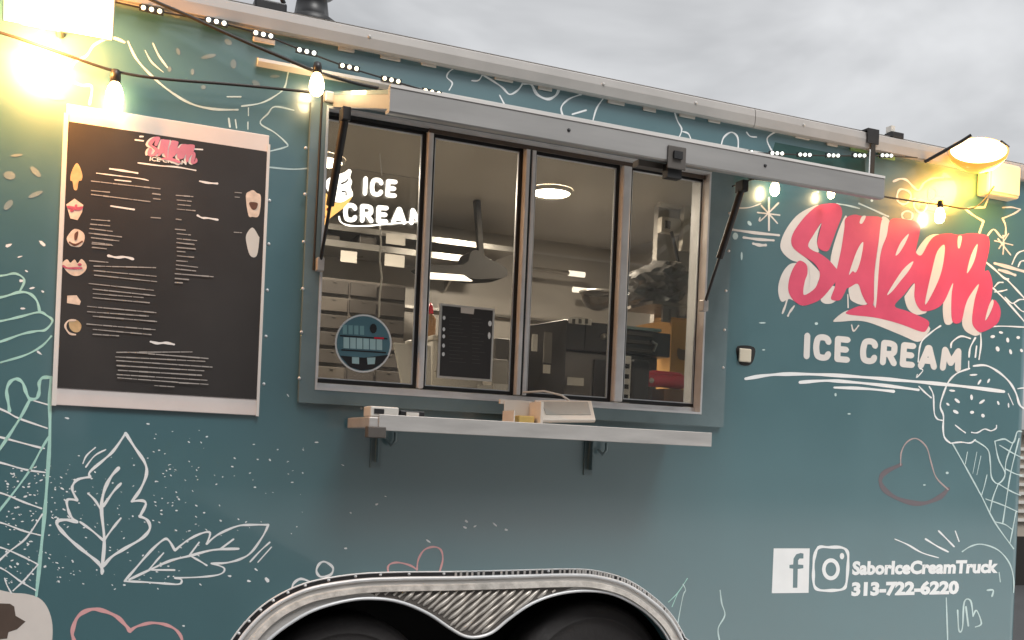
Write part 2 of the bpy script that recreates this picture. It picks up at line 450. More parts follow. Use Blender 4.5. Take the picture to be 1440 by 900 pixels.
# ---- serving window: painted flange round the opening, inner frame, four sashes
fo = dict(l=W(418, 566).x, r=W(1013, 600).x, b=W(418, 566).z, t=2.377)
fo['t'] = 2.384
flo = [(fo['l'], fo['b']), (fo['r'], fo['b']), (fo['r'], fo['t']), (fo['l'], fo['t'])]
fl = MB().plate([flo, hole], lambda p, k: (p[0], -0.022 + 0.0215 * k, p[1]), True).build('window_frame', frame_paint, T, bevel=0.004)
mb = MB()   # jamb lining
for a, b in (((WX0 + 0.0005, -0.0235, WZ0), (WX0 + 0.008, 0.1, WZ1)), ((WX1 - 0.008, -0.0235, WZ0), (WX1 - 0.0005, 0.1, WZ1)), ((WX0 + 0.008, -0.0235, WZ0 + 0.0005), (WX1 - 0.008, 0.1, WZ0 + 0.009)), ((WX0 + 0.008, -0.0235, WZ1 - 0.009), (WX1 - 0.008, 0.1, WZ1 - 0.0005))):
    mb.box(a, b)
mb.build('jamb_lining', alu, fl)
mb = MB(); # sliding tracks
MB().box((WX0 - 0.01, -0.034, 2.3845), (fo['r'], -0.0005, 2.422)).build('header_strip', alu_dull, fl, bevel=0.006)
mb = MB()
mb.box((WX0 + 0.009, 0.015, WZ0 + 0.0095), (WX1 - 0.009, 0.022, WZ0 + 0.026)).box((WX0 + 0.009, 0.06, WZ0 + 0.0095), (WX1 - 0.009, 0.066, WZ0 + 0.03))
mb.build('sill_track', alu, fl)
MB().box((WX0 + 0.009, 0.024, WZ0 + 0.0095), (WX1 - 0.009, 0.058, WZ0 + 0.014)).build('track_groove', rubber, fl)
mb = MB().box((WX0 + 0.009, 0.012, WZ1 - 0.02), (WX1 - 0.009, 0.02, WZ1 - 0.0095)); mb.build('head_track', rubber, fl)
MB().box((W(604, 190, 0.0).x, 0.004, WZ1 - 0.024), (WX1 - 0.01, 0.0115, WZ1 - 0.0095)).build('head_cover_strip', mat('bronze_strip', (0.10, 0.075, 0.06), 0.4, metal=0.5, var=0.2), fl)
YP = 0.035
spans = [(447, 591, 0), (600, 729, 0.008), (744, 866, 0.008), (879, 985, 0)]
SZ0, SZ1 = WZ0 + 0.03, WZ1 - 0.016
sash_x = []
for i, (a, b, dy) in enumerate(spans):
    x0, x1 = W(a, 370, YP).x, W(b, 370, YP).x
    sash_x.append((x0, x1))
    y0 = YP + dy
    o = [(x0, SZ0), (x1, SZ0), (x1, SZ1), (x0, SZ1)]
    t = 0.012
    h = [(x0 + t, SZ0 + t), (x1 - t, SZ0 + t), (x1 - t, SZ1 - t), (x0 + t, SZ1 - t)]
    sash = MB().plate([o, h], lambda p, k: (p[0], y0 - 0.009 + 0.018 * k, p[1]), True).build('window_sash', rubber, T)
    t2 = 0.016
    h2 = [(x0 + t2, SZ0 + t2), (x1 - t2, SZ0 + t2), (x1 - t2, SZ1 - t2), (x0 + t2, SZ1 - t2)]
    h1 = [(x0 + t + 0.0005, SZ0 + t + 0.0005), (x1 - t - 0.0005, SZ0 + t + 0.0005), (x1 - t - 0.0005, SZ1 - t - 0.0005), (x0 + t + 0.0005, SZ1 - t - 0.0005)]
    MB().plate([h1, h2], lambda p, k: (p[0], y0 - 0.005 + 0.01 * k, p[1]), True).build('glazing_bead', alu, sash)
    MB().box((x0 + t2 - 0.002, y0 - 0.002, SZ0 + t2 - 0.002), (x1 - t2 + 0.002, y0 + 0.002, SZ1 - t2 + 0.002)).build('glass_pane', glass, sash)
for i in range(3):
    a, b = sash_x[i][1], sash_x[i + 1][0]
    if i == 1:
        MB().box((a + 0.001, YP - 0.03, SZ0), ((a + b) / 2 - 0.004, YP + 0.02, SZ1)).build('mullion', alu, fl, bevel=0.003)
        MB().box(((a + b) / 2 - 0.0035, YP - 0.026, SZ0), ((a + b) / 2 + 0.0035, YP + 0.02, SZ1)).build('mullion_seal', rubber, fl)
        MB().box(((a + b) / 2 + 0.004, YP - 0.03, SZ0), (b - 0.001, YP + 0.02, SZ1)).build('mullion', alu, fl, bevel=0.003)
    else:
        MB().box((a + 0.001, YP - 0.03, SZ0), (b - 0.001, YP + 0.02, SZ1)).build('mullion', alu, fl, bevel=0.006)
# side jamb channel at the right
MB().box((sash_x[3][1] + 0.002, YP - 0.02, SZ0), (sash_x[3][1] + 0.012, YP + 0.02, SZ1)).build('jamb_seal', rubber, fl)
# screws round the flange and along the rivet line beside the menu
def rivet(px, py, y, parent, r=0.0055):
    p = W(px, py, y)
    return MB().lathe((p.x, y + 0.0005, p.z), (0, -1, 0), [(r, 0), (r * 0.85, r * 0.5), (r * 0.4, r * 0.85), (0, r * 0.9)], 10).build('rivet', alu, parent)
for px, py in ((430, 208), (429, 273), (427, 340), (426, 406), (424, 467), (421, 532), (1026, 300), (1025, 353), (1021, 409), (1019, 464), (1017, 517)):
    rivet(px, py, -0.0225, fl)
for px, py in ((379, 282), (378, 343), (376, 408), (374, 473), (371, 540)):
    rivet(px, py, 0.0, T)
for px, py in ((508, 574), (660, 578), (765, 582)):
    rivet(px, py, 0.0, T, 0.005)
# drip rail above the opening
p = W(362, 88, -0.01)
rz = W(480, 107, -0.02).z
MB().add([(p.x, 0.0, rz + 0.016), (p.x, -0.03, rz + 0.006), (p.x, -0.03, rz - 0.004), (p.x, 0.0, rz - 0.012), (1.08, 0.0, rz + 0.016), (1.08, -0.03, rz + 0.006), (1.08, -0.03, rz - 0.004), (1.08, 0.0, rz - 0.012)],
         [(3, 2, 1, 0), (4, 5, 6, 7), (0, 1, 5, 4), (1, 2, 6, 5), (2, 3, 7, 6), (3, 0, 4, 7)]).build('drip_rail', white_paint, T)

# ---- raised hatch over the window
HX0, HX1 = -0.715, 1.0
hz = 2.43; oz = 2.217; HY = -0.73
dirv = Vector((0, HY, oz - hz)); nrm = Vector((0, dirv.z, -dirv.y)).normalized()   # points up/out
if nrm.z < 0: nrm = -nrm
th = 0.05
def hp(x, t, d):
    q = Vector((x, -0.022, hz - 0.004)) + (dirv - Vector((0, -0.022, 0))) * t - nrm * d
    return q
hatch = MB().hexa([hp(HX0, 0, 0), hp(HX1, 0, 0), hp(HX1, 0.985, 0), hp(HX0, 0.985, 0), hp(HX0, 0, 0.012), hp(HX1, 0, 0.012), hp(HX1, 0.985, 0.012), hp(HX0, 0.985, 0.012)]).build('hatch', teal, T)
mb = MB()   # underside sheet, its rolled edges and stiffening folds
mb.hexa([hp(HX0 + 0.03, 0.03, 0.0125), hp(HX1 - 0.03, 0.03, 0.0125), hp(HX1 - 0.03, 0.95, 0.0125), hp(HX0 + 0.03, 0.95, 0.0125), hp(HX0 + 0.03, 0.03, 0.026), hp(HX1 - 0.03, 0.03, 0.026), hp(HX1 - 0.03, 0.95, 0.026), hp(HX0 + 0.03, 0.95, 0.026)])
mb.build('hatch_liner', hatch_metal, hatch)
for a, b, c, d in ((HX0, HX0 + 0.03, 0.0, 0.985), (HX1 - 0.03, HX1, 0.0, 0.985)):
    MB().hexa([hp(a, c, 0.0125), hp(b, c, 0.0125), hp(b, d, 0.0125), hp(a, d, 0.0125), hp(a, c, th), hp(b, c, th), hp(b, d, th), hp(a, d, th)]).build('hatch_side_rail', hatch_metal, hatch)
mb = MB()
lipz0, lipz1 = oz - 0.068, oz + 0.004
prof = [(HY + 0.012, lipz1), (HY - 0.004, lipz1 + 0.001), (HY - 0.008, lipz1 - 0.006), (HY - 0.008, lipz0 + 0.004), (HY - 0.003, lipz0), (HY + 0.03, lipz0 + 0.004), (HY + 0.032, lipz0 + 0.012), (HY + 0.012, lipz0 + 0.014)]
n = len(prof)
mb.add([(HX0 - 0.004, y, z) for y, z in prof] + [(HX1 + 0.004, y, z) for y, z in prof], [tuple(range(n))[::-1], tuple(range(n, 2 * n))] + [(j, (j + 1) % n, (j + 1) % n + n, j + n) for j in range(n)])
mb.build('hatch_lip', hatch_metal, hatch)
MB().box((HX0 - 0.003, HY - 0.0105, lipz1 - 0.004), (HX1 + 0.003, HY + 0.01, lipz1 + 0.004)).build('lip_edge_glint', white_paint, hatch)  # white strip paints the sky's glint along the lip's top edge
for px, py in ((800, 183), (1076, 233)):
    q = W(px, py, HY - 0.008)
    MB().lathe((q.x, HY - 0.0075, q.z), (0, -1, 0), [(0.006, 0), (0.005, 0.003), (0, 0.004)], 8).build('lip_screw', black_paint, hatch)
# latch under the lip
q = W(950, 222, HY - 0.009)
MB().box((q.x - 0.03, HY - 0.014, q.z - 0.035), (q.x + 0.035, HY - 0.0085, q.z + 0.035)).build('latch_plate', int_dark, hatch, bevel=0.003)
MB().box((q.x - 0.012, HY - 0.022, q.z - 0.005), (q.x + 0.018, HY - 0.0145, q.z + 0.018)).build('latch_tongue', rubber, hatch)
q2 = W(920, 222, HY + 0.05)
MB().box((q2.x - 0.06, HY + 0.04, lipz0 - 0.012), (q2.x + 0.045, HY + 0.075, lipz0 + 0.006)).build('latch_bar', int_dark, hatch)
MB().box((q.x - 0.02, HY + 0.0, lipz0 - 0.045), (q.x + 0.03, HY + 0.03, lipz0 - 0.003)).build('latch_block', rubber, hatch)
# gas struts
def strut(a, b):
    a, b = Vector(a), Vector(b)
    u = a.lerp(b, 0.42)
    s = MB().tube([u, b], 0.0135, 10).build('gas_strut', rubber, T)
    MB().tube([a, u], 0.006, 8).build('strut_rod', black_paint, s)
    MB().box(a + Vector((-0.012, -0.014, -0.022)), a + Vector((0.012, 0.02, 0.022))).build('strut_bracket', alu_dull, s, bevel=0.003)
    MB().box(b + Vector((-0.013, -0.025, -0.012)), b + Vector((0.013, 0.025, 0.03))).build('strut_bracket', rubber, s, bevel=0.003)
strut(W(450, 372, -0.04), W(485, 166, -0.28))
strut(W(990, 430, -0.04), W(1043, 266, -0.24))

# ---- drawings printed on the side
def prt(name, m, label, items, y=-0.002, split=False):
    if split:
        for it in items:
            prt(name, m, label, [it], y)
        return
    d = Print(y)
    for it in items:
        it(d)
    o = d.build(name, m, T, label)
    if name in ('fleck_drawing', 'sprinkle_drawing'): o['kind'] = 'stuff'
    return o
def st(pts, w=3, **k): return lambda d: d.stroke(pts, w, **k)
def pl(pts, holes=(), **k): return lambda d: d.poly(pts, holes, **k)
def dt(*a, **k): return lambda d: d.dot(*a, **k)
A = zz(0, 600, 3)
prt('mint_leaf_drawing', white_print, 'upright white outlined leaf drawing with forked veins', [
    st(A((430, 620), (430, 600), (410, 570), (360, 530), (300, 480), (252, 430), (240, 400), (280, 393), (325, 402)), 5.0),
    st(A((325, 402), (300, 380), (285, 340), (285, 308), (325, 310)), 4),
    st(A((325, 310), (306, 270), (308, 245), (330, 222), (380, 212)), 4),
    st(A((380, 212), (380, 190), (440, 138), (480, 100), (530, 28)), 4),
    st(A((530, 28), (570, 90), (610, 150), (618, 200), (592, 265), (556, 315)), 4.5),
    st(A((556, 315), (600, 312), (615, 328), (590, 378)), 4),
    st(A((590, 378), (622, 395), (632, 430), (600, 470), (530, 512), (470, 550), (435, 590)), 4.5),
    st(A((430, 600), (440, 480), (428, 345), (440, 270), (468, 212), (500, 175)), 5),
    st(A((436, 335), (480, 272), (510, 240)), 4), st(A((426, 352), (402, 312), (372, 282)), 3.4),
    st(A((436, 480), (390, 440), (338, 402)), 3.4), st(A((440, 478), (478, 425), (510, 386)), 3.4),
    st(A((350, 155), (365, 122), (402, 88)), 2.4), st(A((362, 170), (400, 122), (446, 97)), 2.4)])
prt('fallen_leaf_drawing', white_print, 'slanting white outlined leaf drawing lying to the right', [
    st(A((525, 652), (570, 600), (640, 520), (690, 477), (712, 480), (738, 522)), 3.6),
    st(A((738, 522), (790, 480), (850, 450), (886, 448), (872, 494)), 3.2),
    st(A((872, 494), (920, 455), (1000, 420), (1060, 414), (1132, 414)), 3.2),
    st(A((1132, 414), (1110, 460), (1060, 530), (1010, 560), (950, 575), (892, 577)), 3.2),
    st(A((892, 577), (945, 596), (930, 622), (850, 634), (738, 638)), 2.6),
    st(A((738, 638), (765, 645), (757, 664), (700, 662), (600, 655), (525, 652)), 3),
    st(A((545, 645), (640, 600), (720, 565), (800, 545), (900, 520), (1006, 515)), 3.6),
    st(A((630, 602), (660, 566), (690, 533)), 2.8), st(A((640, 604), (736, 605)), 2.8),
    st(A((800, 542), (840, 488)), 2.8), st(A((805, 546), (838, 564), (872, 585)), 2.8), st(A((930, 516), (985, 475)), 2.8),
    st(A((1055, 570), (1100, 522), (1138, 488)), 2.4), st(A((1088, 572), (1145, 508)), 2.4)])
prt('pink_heart_drawing', pink_print, 'large pink heart outline low at the left', [
    st(A((548, 862), (530, 838), (490, 800), (430, 775), (380, 772), (330, 800), (306, 860), (312, 900), (345, 970), (430, 1040), (545, 1110)), 6),
    st(A((548, 862), (580, 842), (640, 828), (700, 836), (745, 860), (768, 905), (740, 965), (640, 1040), (545, 1110)), 4.5)])
B = zz(480, 600, 3)
prt('pink_heart_drawing', pink_print, 'small pink heart outline above the fender', [
    st(B((207, 642), (196, 600), (206, 580), (240, 573), (290, 585), (319, 603)), 2.8),
    st(B((319, 603), (325, 560), (350, 520), (390, 507), (420, 520), (428, 560), (415, 612), (405, 656)), 2.8)])
C_ = zz(0, 520, 4.09); D_ = zz(0, 340, 4.09)
prt('waffle_cone_drawing', mint_print, 'mint outlined waffle cone at the left edge', [
    st(C_((55, 238), (48, 190), (38, 120), (58, 70), (95, 53), (130, 75), (150, 130), (172, 168), (212, 162), (226, 120), (226, 75), (246, 46), (298, 44)), 5),
    st([(72, 531), (70, 560), (70, 615), (66, 680), (62, 730), (57, 780), (51, 838)], 5.5),
    st(C_((175, 165), (120, 270), (40, 395), (-60, 540)), 4.5), st(C_((280, 385), (230, 470), (170, 580), (60, 730), (-60, 880)), 3.4)])
prt('cone_grid_drawing', white_print, 'white grid lines inside the waffle cone drawing', [
    st(C_((175, 172), (280, 202)), 2.6), st(C_((-60, 200), (35, 240), (110, 280), (272, 336)), 2.8),
    st(C_((-60, 372), (50, 400), (200, 440), (255, 452)), 3), st(C_((-60, 520), (25, 540), (150, 575), (260, 590)), 2.8),
    st(A((-40, 270), (20, 285), (100, 318), (175, 345)), 2.8), st(A((-40, 395), (20, 410), (100, 440), (170, 458)), 2.6),
    st(A((-40, 500), (20, 515), (100, 550), (155, 578)), 2.6), st(A((-40, 580), (20, 605), (90, 655), (150, 690)), 2.4),
    st(A((178, 370), (110, 470), (35, 530), (-40, 600)), 2.8), st(A((160, 582), (100, 650), (55, 692)), 2.6), st(A((20, 640), (30, 670), (48, 702)), 2.2)])
prt('soft_serve_drawing', mint_print, 'mint outlined swirl of soft serve at the left edge', [
    st(D_((-80, 205), (25, 193), (90, 183), (140, 220), (112, 288)), 3.4), st(D_((-80, 335), (25, 315), (110, 290), (170, 298), (212, 340), (228, 402)), 4),
    st(D_((-80, 470), (25, 452), (120, 430), (225, 405), (270, 425), (302, 455), (262, 506), (210, 514), (130, 530), (25, 567), (-80, 600)), 3.6),
    st(D_((295, 543), (240, 600), (150, 650), (25, 688), (-80, 715)), 3.2)])
prt('ring_drawing', white_print, None, [st([(457, 790), (468, 798), (465, 808), (451, 811), (445, 803), (449, 793)], 3.6, closed=True)])
prt('ring_drawing', white_print, None, [st([(423, 814), (438, 820), (440, 829), (428, 838), (413, 834), (412, 822)], 3.6, closed=True)])
E_ = zz(320, 780, 4.235)
prt('fender_scribble_drawing', white_print, None, [
    st(E_((40, 505), (105, 400), (130, 440)), 2.4), st(E_((100, 405), (80, 470), (40, 508)), 2.0), st(E_((272, 325), (270, 290), (295, 255), (340, 265), (370, 280)), 2.6),
    st(E_((272, 325), (310, 318), (350, 298)), 2.2), st(E_((165, 405), (215, 372), (240, 390), (200, 412)), 1.8, closed=True), st(E_((230, 362), (290, 335)), 1.8)])
prt('round_blob_drawing', cream_print, 'solid cream rounded patch at the bottom left corner', [pl([(-30, 836), (20, 834), (45, 837), (60, 845), (70, 862), (74, 885), (70, 915), (50, 940), (-10, 950)])])
prt('blob_hole_drawing', mat('brown_print', (0.10, 0.07, 0.055), 0.5, var=0.2), None, [pl([(-12, 848), (14, 849), (20, 853), (22, 866), (36, 874), (24, 885), (12, 889), (10, 898), (-12, 900)], sm=False)], y=-0.003)
Q = zz(0, 0, 3)
prt('bubble_drawing', dim_print, 'big pale arc drawing left of the serving window', [
    st(Q((540, 175), (570, 240), (620, 300), (700, 372), (800, 435), (900, 460), (1003, 463)), 3.4), st(Q((1020, 448), (1100, 435), (1160, 405), (1200, 370), (1215, 310), (1230, 258)), 2.4),
    st(Q((525, 178), (470, 160), (400, 188), (365, 235), (318, 262), (294, 305), (305, 340), (345, 360), (387, 366), (378, 438)), 4.2),
    st(Q((612, 212), (640, 262), (690, 305)), 2.6, taper=True), st(Q((645, 182), (670, 235), (712, 292)), 3.4, taper=True)])
prt('squiggle_drawing', dim_print, None, [
    st(Q((1240, 465), (1160, 450), (1130, 480), (1098, 520), (1160, 560), (1212, 608), (1200, 622), (1130, 640)), 2.2), st(Q((1130, 705), (1240, 714), (1340, 705)), 2.4),
    st(Q((1048, 455), (1048, 488)), 2), st(Q((1046, 515), (1046, 545)), 2), st(Q((965, 500), (970, 535)), 2.6), st(Q((993, 505), (998, 540)), 2.6), st(Q((958, 408), (1016, 408)), 2.6)])
prt('fleck_drawing', dull_print, None, [
    lambda d: [d.dot(a / 3, b / 3, r1 / 3, r2 / 3, an) for a, b, r1, r2, an in ((963, 177, 18, 12, .6), (752, 217, 8, 16, -.3), (880, 238, 34, 9, -.2), (985, 270, 13, 20, 0), (812, 303, 8, 14, 0), (1080, 352, 20, 11, .6), (858, 368, 11, 9, 0), (740, 65, 22, 10, .3), (715, 292, 9, 12, 0), (1280, 165, 30, 10, .2), (1160, 322, 22, 6, 0), (150, 820, 34, 10, -.4), (150, 725, 30, 12, .8), (40, 740, 26, 18, .2), (70, 655, 26, 6, -.1), (35, 865, 14, 26, .7), (240, 410, 40, 14, .1), (100, 355, 20, 5, -.3), (90, 188, 14, 4, 0), (175, 130, 16, 5, -.3))]])
Q2 = zz(480, 0, 3); Q3 = zz(960, 0, 3)
prt('roof_band_drawing', white_print, None, [
    st(Q2((455, 380), (468, 350), (445, 325), (460, 298), (500, 285), (560, 305)), 2.2), st(Q2((570, 300), (640, 342), (680, 370), (710, 398), (745, 380), (765, 352)), 2.8),
    st(Q2((600, 305), (580, 338), (550, 340)), 2.4), st(Q2((765, 352), (800, 355), (826, 398), (870, 418), (905, 402), (920, 372)), 4), st(Q2((935, 490), (928, 452), (960, 418), (1012, 398)), 2.6),
    st(Q2((1060, 515), (1078, 455), (1115, 403)), 2.4), st(Q2((975, 482), (1032, 465)), 2.4), st(Q2((668, 402), (688, 440)), 2.6), st(Q2((1405, 470), (1418, 510), (1436, 545), (1425, 580)), 2.2),
    st(Q3((160, 630), (172, 582), (205, 558), (232, 580), (234, 635)), 2.6), st(Q3((270, 558), (285, 575), (312, 578)), 2), st(Q3((398, 553), (356, 585), (378, 640)), 2.2), st(Q3((0, 555), (25, 565), (38, 600)), 2.2)], split=True)
Q8 = zz(960, 230, 3.75)
prt('firework_drawing', cream_print, 'cream starburst drawing with bars under it', [
    st(Q8((455, 180), (455, 352)), 2.6), st(Q8((395, 258), (512, 272)), 2.6), st(Q8((415, 222), (500, 315)), 2.4), st(Q8((505, 208), (412, 300), (408, 285)), 2.4),
    st(Q8((285, 235), (350, 232), (410, 212)), 2), st(Q8((252, 347), (380, 365), (508, 378)), 4.2), st(Q8((322, 390), (400, 400), (480, 405)), 4), st(Q8((372, 422), (405, 430), (438, 430)), 4.5)])
prt('fleck_drawing', dim_print, None, [lambda d: [d.dot(*a) for a in ((1054, 314, 4, 2.4, .9), (1043, 360, 1.4, 6, 0), (1072, 454, 5, 1, 0), (1014, 540, 3, 1.2, 0), (1148, 455, 2.4, 2, 0), (1074, 492, 2.2, 1, 0), (1175, 555, 1.6, 2.4, 0), (1194, 582, 2.4, 1, 0), (1332, 665, 2.2, 1.8, 0), (1300, 682, 2, 1, 0), (1034, 332, 4, 5, 0), (1150, 270, 2, 1.5, 0), (1226, 282, 2, 2, 0))]])
# loops, star and utensils round the logo
Q9 = zz(1230, 270, 4.09); Qa = zz(1220, 160, 5.627)
prt('ring_drawing', cream_print, None, [st(Qa((240, 690), (235, 640), (260, 598), (320, 610), (345, 650), (320, 700), (280, 715)), 3.2, closed=True), st(Qa((345, 680), (375, 670)), 2.6)])
prt('ring_drawing', cream_print, None, [st(Qa((370, 740), (375, 695), (430, 680), (468, 705), (460, 755), (420, 785)), 3.2, closed=True)])
prt('ring_drawing', cream_print, None, [st(Qa((272, 810), (285, 780), (320, 770), (355, 790), (345, 835), (300, 840)), 3, closed=True)])
prt('ring_drawing', cream_print, None, [st(Qa((480, 640), (490, 600), (520, 590), (548, 615), (545, 650), (515, 685), (490, 680)), 3, closed=True), st(Qa((548, 650), (595, 655)), 3)])
prt('star_drawing', cream_print, 'cream outlined star above the right end of the logo', [
    st(Q9((602, 235), (626, 168)), 3), st(Q9((626, 168), (570, 135), (524, 100)), 3), st(Q9((524, 100), (560, 90), (632, 88)), 3), st(Q9((632, 88), (660, 20), (690, -60)), 3),
    st(Q9((650, 250), (685, 215), (730, 262), (750, 250)), 2.6), st(Q9((755, 245), (752, 190), (735, 152)), 2.6), st(Q9((735, 152), (800, 125), (838, 100)), 2.6), st(Q9((838, 100), (790, 88), (735, 90)), 2.2)])
prt('firework_drawing', cream_print, 'small cream starburst drawing right of the logo', [
    st(Q9((738, 250), (742, 300), (738, 358)), 2.2), st(Q9((690, 280), (795, 305)), 2.2), st(Q9((770, 240), (715, 325)), 2.2), st(Q9((710, 270), (782, 362)), 2.2)])
prt('scoop_lines_drawing', cream_print, None, [st(Qa((205, 535), (260, 515), (310, 525), (360, 575), (405, 605), (450, 545), (520, 510), (600, 505)), 3.2)])
prt('bar_drawing', cream_print, None, [
    st(Q9((690, 410), (770, 432), (870, 460)), 5), st(Q9((715, 448), (760, 460), (808, 478)), 4.5)], split=True)
prt('popsicle_drawing', white_print, 'white outlined bar drawing right of the logo', [
    st(Q9((642, 405), (690, 445), (745, 495), (770, 500)), 3), st(Q9((682, 553), (760, 630), (855, 738), (900, 790)), 2.6), st(Q9((690, 545), (712, 522), (738, 520)), 2.2), st(Q9((762, 505), (810, 555), (862, 612)), 2.6),
    st(Q9((690, 575), (730, 570), (760, 562)), 2.2), st(Q9((750, 605), (790, 640), (830, 620), (862, 618)), 2.2), st(Q9((800, 640), (840, 680), (865, 690)), 2), st(Q9((790, 415), (820, 355), (862, 335)), 2.2), st(Q9((825, 430), (840, 400), (862, 395)), 2.2)])
prt('hatch_line_drawing', dim_print, None, [st(Q9((-5, 102), (40, 125), (80, 140)), 2.4), st(zz(1090, 270, 4.09)((355, 68), (420, 78), (485, 95)), 2.4), st(zz(1090, 270, 4.09)((482, 66), (560, 100), (652, 142)), 2.4)])

# the logo
Z1 = zz(1090, 270, 4.09); Z2 = zz(1230, 270, 4.09)
cream_polys = [
    Z1((250, 80), (190, 95), (120, 140), (60, 220), (30, 300), (45, 350), (90, 390), (130, 405), (85, 415), (45, 460), (20, 530), (20, 590), (40, 632), (85, 615), (160, 655), (200, 600), (240, 520), (270, 480), (200, 400), (120, 320), (140, 200)),
    Z1((330, 540), (300, 575), (262, 615), (280, 640), (320, 642), (350, 625), (372, 600), (360, 560)),
    Z1((402, 138), (350, 262), (318, 400), (358, 446), (390, 320), (415, 180)),
    Z1((425, 550), (475, 528), (505, 590), (530, 642), (490, 648), (440, 625), (428, 600)),
    Z1((610, 150), (655, 160), (655, 200), (630, 300), (606, 400), (590, 640), (575, 648), (565, 640), (565, 480), (585, 320)),
    Z1((412, 682), (335, 740), (370, 746), (470, 740), (560, 757), (736, 828), (818, 862), (862, 832), (883, 770), (700, 720), (500, 690)),
    Z2((235, 520), (180, 588), (172, 612), (190, 670), (225, 700), (255, 706), (300, 688), (250, 640), (235, 590)),
    Z2((452, 520), (400, 620), (392, 690), (405, 757), (442, 757), (470, 700), (460, 600)),
    Z2((602, 525), (530, 620), (503, 740), (515, 790), (545, 815), (585, 827), (615, 805), (580, 760), (590, 620)),
    Z2((362, 242), (300, 260), (238, 345), (270, 364), (325, 300), (380, 262))]
prt('logo_shadow', cream_print, 'cream shadow of the pink brush lettering', [pl(p) for p in cream_polys] + [
    st(Z1((70, 610), (60, 650), (42, 698)), 3), st(Z1((110, 655), (85, 690), (74, 712)), 3), st(Z1((418, 590), (420, 665)), 2.6), st(Z1((440, 765), (452, 800), (480, 768)), 2.4)], y=-0.0022)
PINK_S = Z1((235, 85), (160, 155), (100, 245), (98, 310), (150, 360), (215, 402), (250, 445), (256, 490), (230, 550), (172, 592), (162, 570), (172, 510), (186, 470), (184, 425), (160, 400), (130, 400), (92, 465), (75, 550), (95, 610), (150, 652), (210, 642), (270, 610), (330, 540), (362, 500), (390, 470), (358, 446), (310, 392), (255, 352), (190, 312), (225, 240), (267, 178), (242, 290), (262, 332), (305, 337), (330, 280), (352, 220), (386, 125), (362, 70), (290, 68))
PINK_A = Z1((405, 152), (455, 130), (500, 138), (612, 148), (606, 230), (590, 320), (570, 480), (566, 642), (530, 642), (500, 590), (476, 528), (430, 548), (412, 556), (395, 590), (372, 622), (332, 622), (322, 605), (345, 540), (350, 470), (380, 330), (398, 210))
PINK_B = Z2((92, 158), (170, 155), (245, 175), (262, 215), (240, 320), (240, 352), (270, 362), (312, 290), (352, 250), (430, 238), (480, 247), (560, 237), (640, 248), (660, 280), (655, 350), (632, 450), (655, 452), (675, 505), (678, 560), (660, 660), (640, 738), (668, 690), (684, 620), (715, 650), (725, 700), (702, 760), (618, 806), (580, 788), (560, 740), (575, 620), (600, 528), (545, 600), (520, 660), (497, 746), (446, 742), (442, 600), (450, 523), (400, 630), (350, 672), (280, 686), (245, 655), (228, 600), (228, 522), (170, 590), (115, 655), (180, 682), (250, 710), (312, 745), (300, 790), (270, 804), (163, 765), (80, 740), (-13, 720), (-143, 706), (-163, 690), (-103, 660), (-30, 645), (6, 640), (20, 450), (40, 330), (70, 250))
prt('logo_lettering', logo_pink, 'pink brush lettering reading SABOR', [pl(PINK_S), pl(PINK_A), pl(PINK_B)], y=-0.0036)
prt('logo_highlight', cream_print, None, [pl(p) for p in (
    Z1((266, 180), (225, 240), (190, 312), (250, 347), (240, 290), (250, 225)), Z1((190, 415), (230, 450), (252, 480), (232, 550), (170, 592), (196, 540), (200, 470)),
    Z1((507, 288), (470, 340), (425, 472), (446, 455), (466, 460), (492, 390)), Z1((500, 140), (522, 140), (502, 180), (486, 176)), Z1((612, 165), (640, 165), (625, 230), (600, 400), (582, 642), (570, 642), (572, 480), (592, 320)),
    Z2((196, 240), (150, 290), (120, 362), (142, 350), (178, 290)), Z2((222, 398), (160, 450), (74, 584), (98, 574), (150, 510), (198, 450)), Z2((402, 305), (360, 342), (330, 450), (290, 634), (312, 620), (370, 500), (396, 400)),
    Z2((480, 258), (502, 258), (490, 320), (478, 316)), Z2((592, 298), (555, 362), (530, 464), (552, 440), (578, 380)), Z2((676, 618), (655, 660), (636, 738), (662, 700), (684, 640)))], y=-0.0045, split=True)
def word(txt, quad, sw, m, parent, name, y, label=None):
    tl, tr, br, bl = quad
    wd_ = {'I': 0.02, 'C': 0.62, 'E': 0.5, 'R': 0.6, 'A': 0.72, 'M': 0.82}; gap = 0.48
    tot = sum(wd_[c] for c in txt) + gap * (len(txt) - 1); x = 0
    def at(u, v): return tuple(bl[d] * (1 - u) * (1 - v) + br[d] * u * (1 - v) + tr[d] * u * v + tl[d] * (1 - u) * v for d in (0, 1))
    for c in txt:
        u0, u1 = x / tot, (x + wd_[c]) / tot
        d = Print(y); d.block(c, (at(u0, 1), at(u1, 1), at(u1, 0), at(u0, 0)), sw); d.mb.build(name, m, parent, label and label % c)
        x += wd_[c] + gap
word('ICE', [(1135, 472), (1192, 478), (1191, 506), (1134, 501)], 8.6, white_paint, T, 'logo_letter', -0.0024, 'cream block letter %s below the pink logo')
word('CREAM', [(1215, 479), (1349, 494), (1347, 519), (1213, 507)], 8.6, white_paint, T, 'logo_letter', -0.0024, 'cream block letter %s below the pink logo')
Q6 = zz(960, 300, 3)
prt('underline_drawing', white_print, None, [st(Q6((265, 698), (350, 684), (450, 678), (600, 681), (760, 691), (900, 703), (1050, 716), (1200, 732), (1355, 752)), 5), st(Q6((495, 713), (600, 706), (700, 711), (850, 726), (995, 745)), 4.6), st(Q6((640, 735), (760, 739), (890, 751)), 4.2)], y=-0.0028)
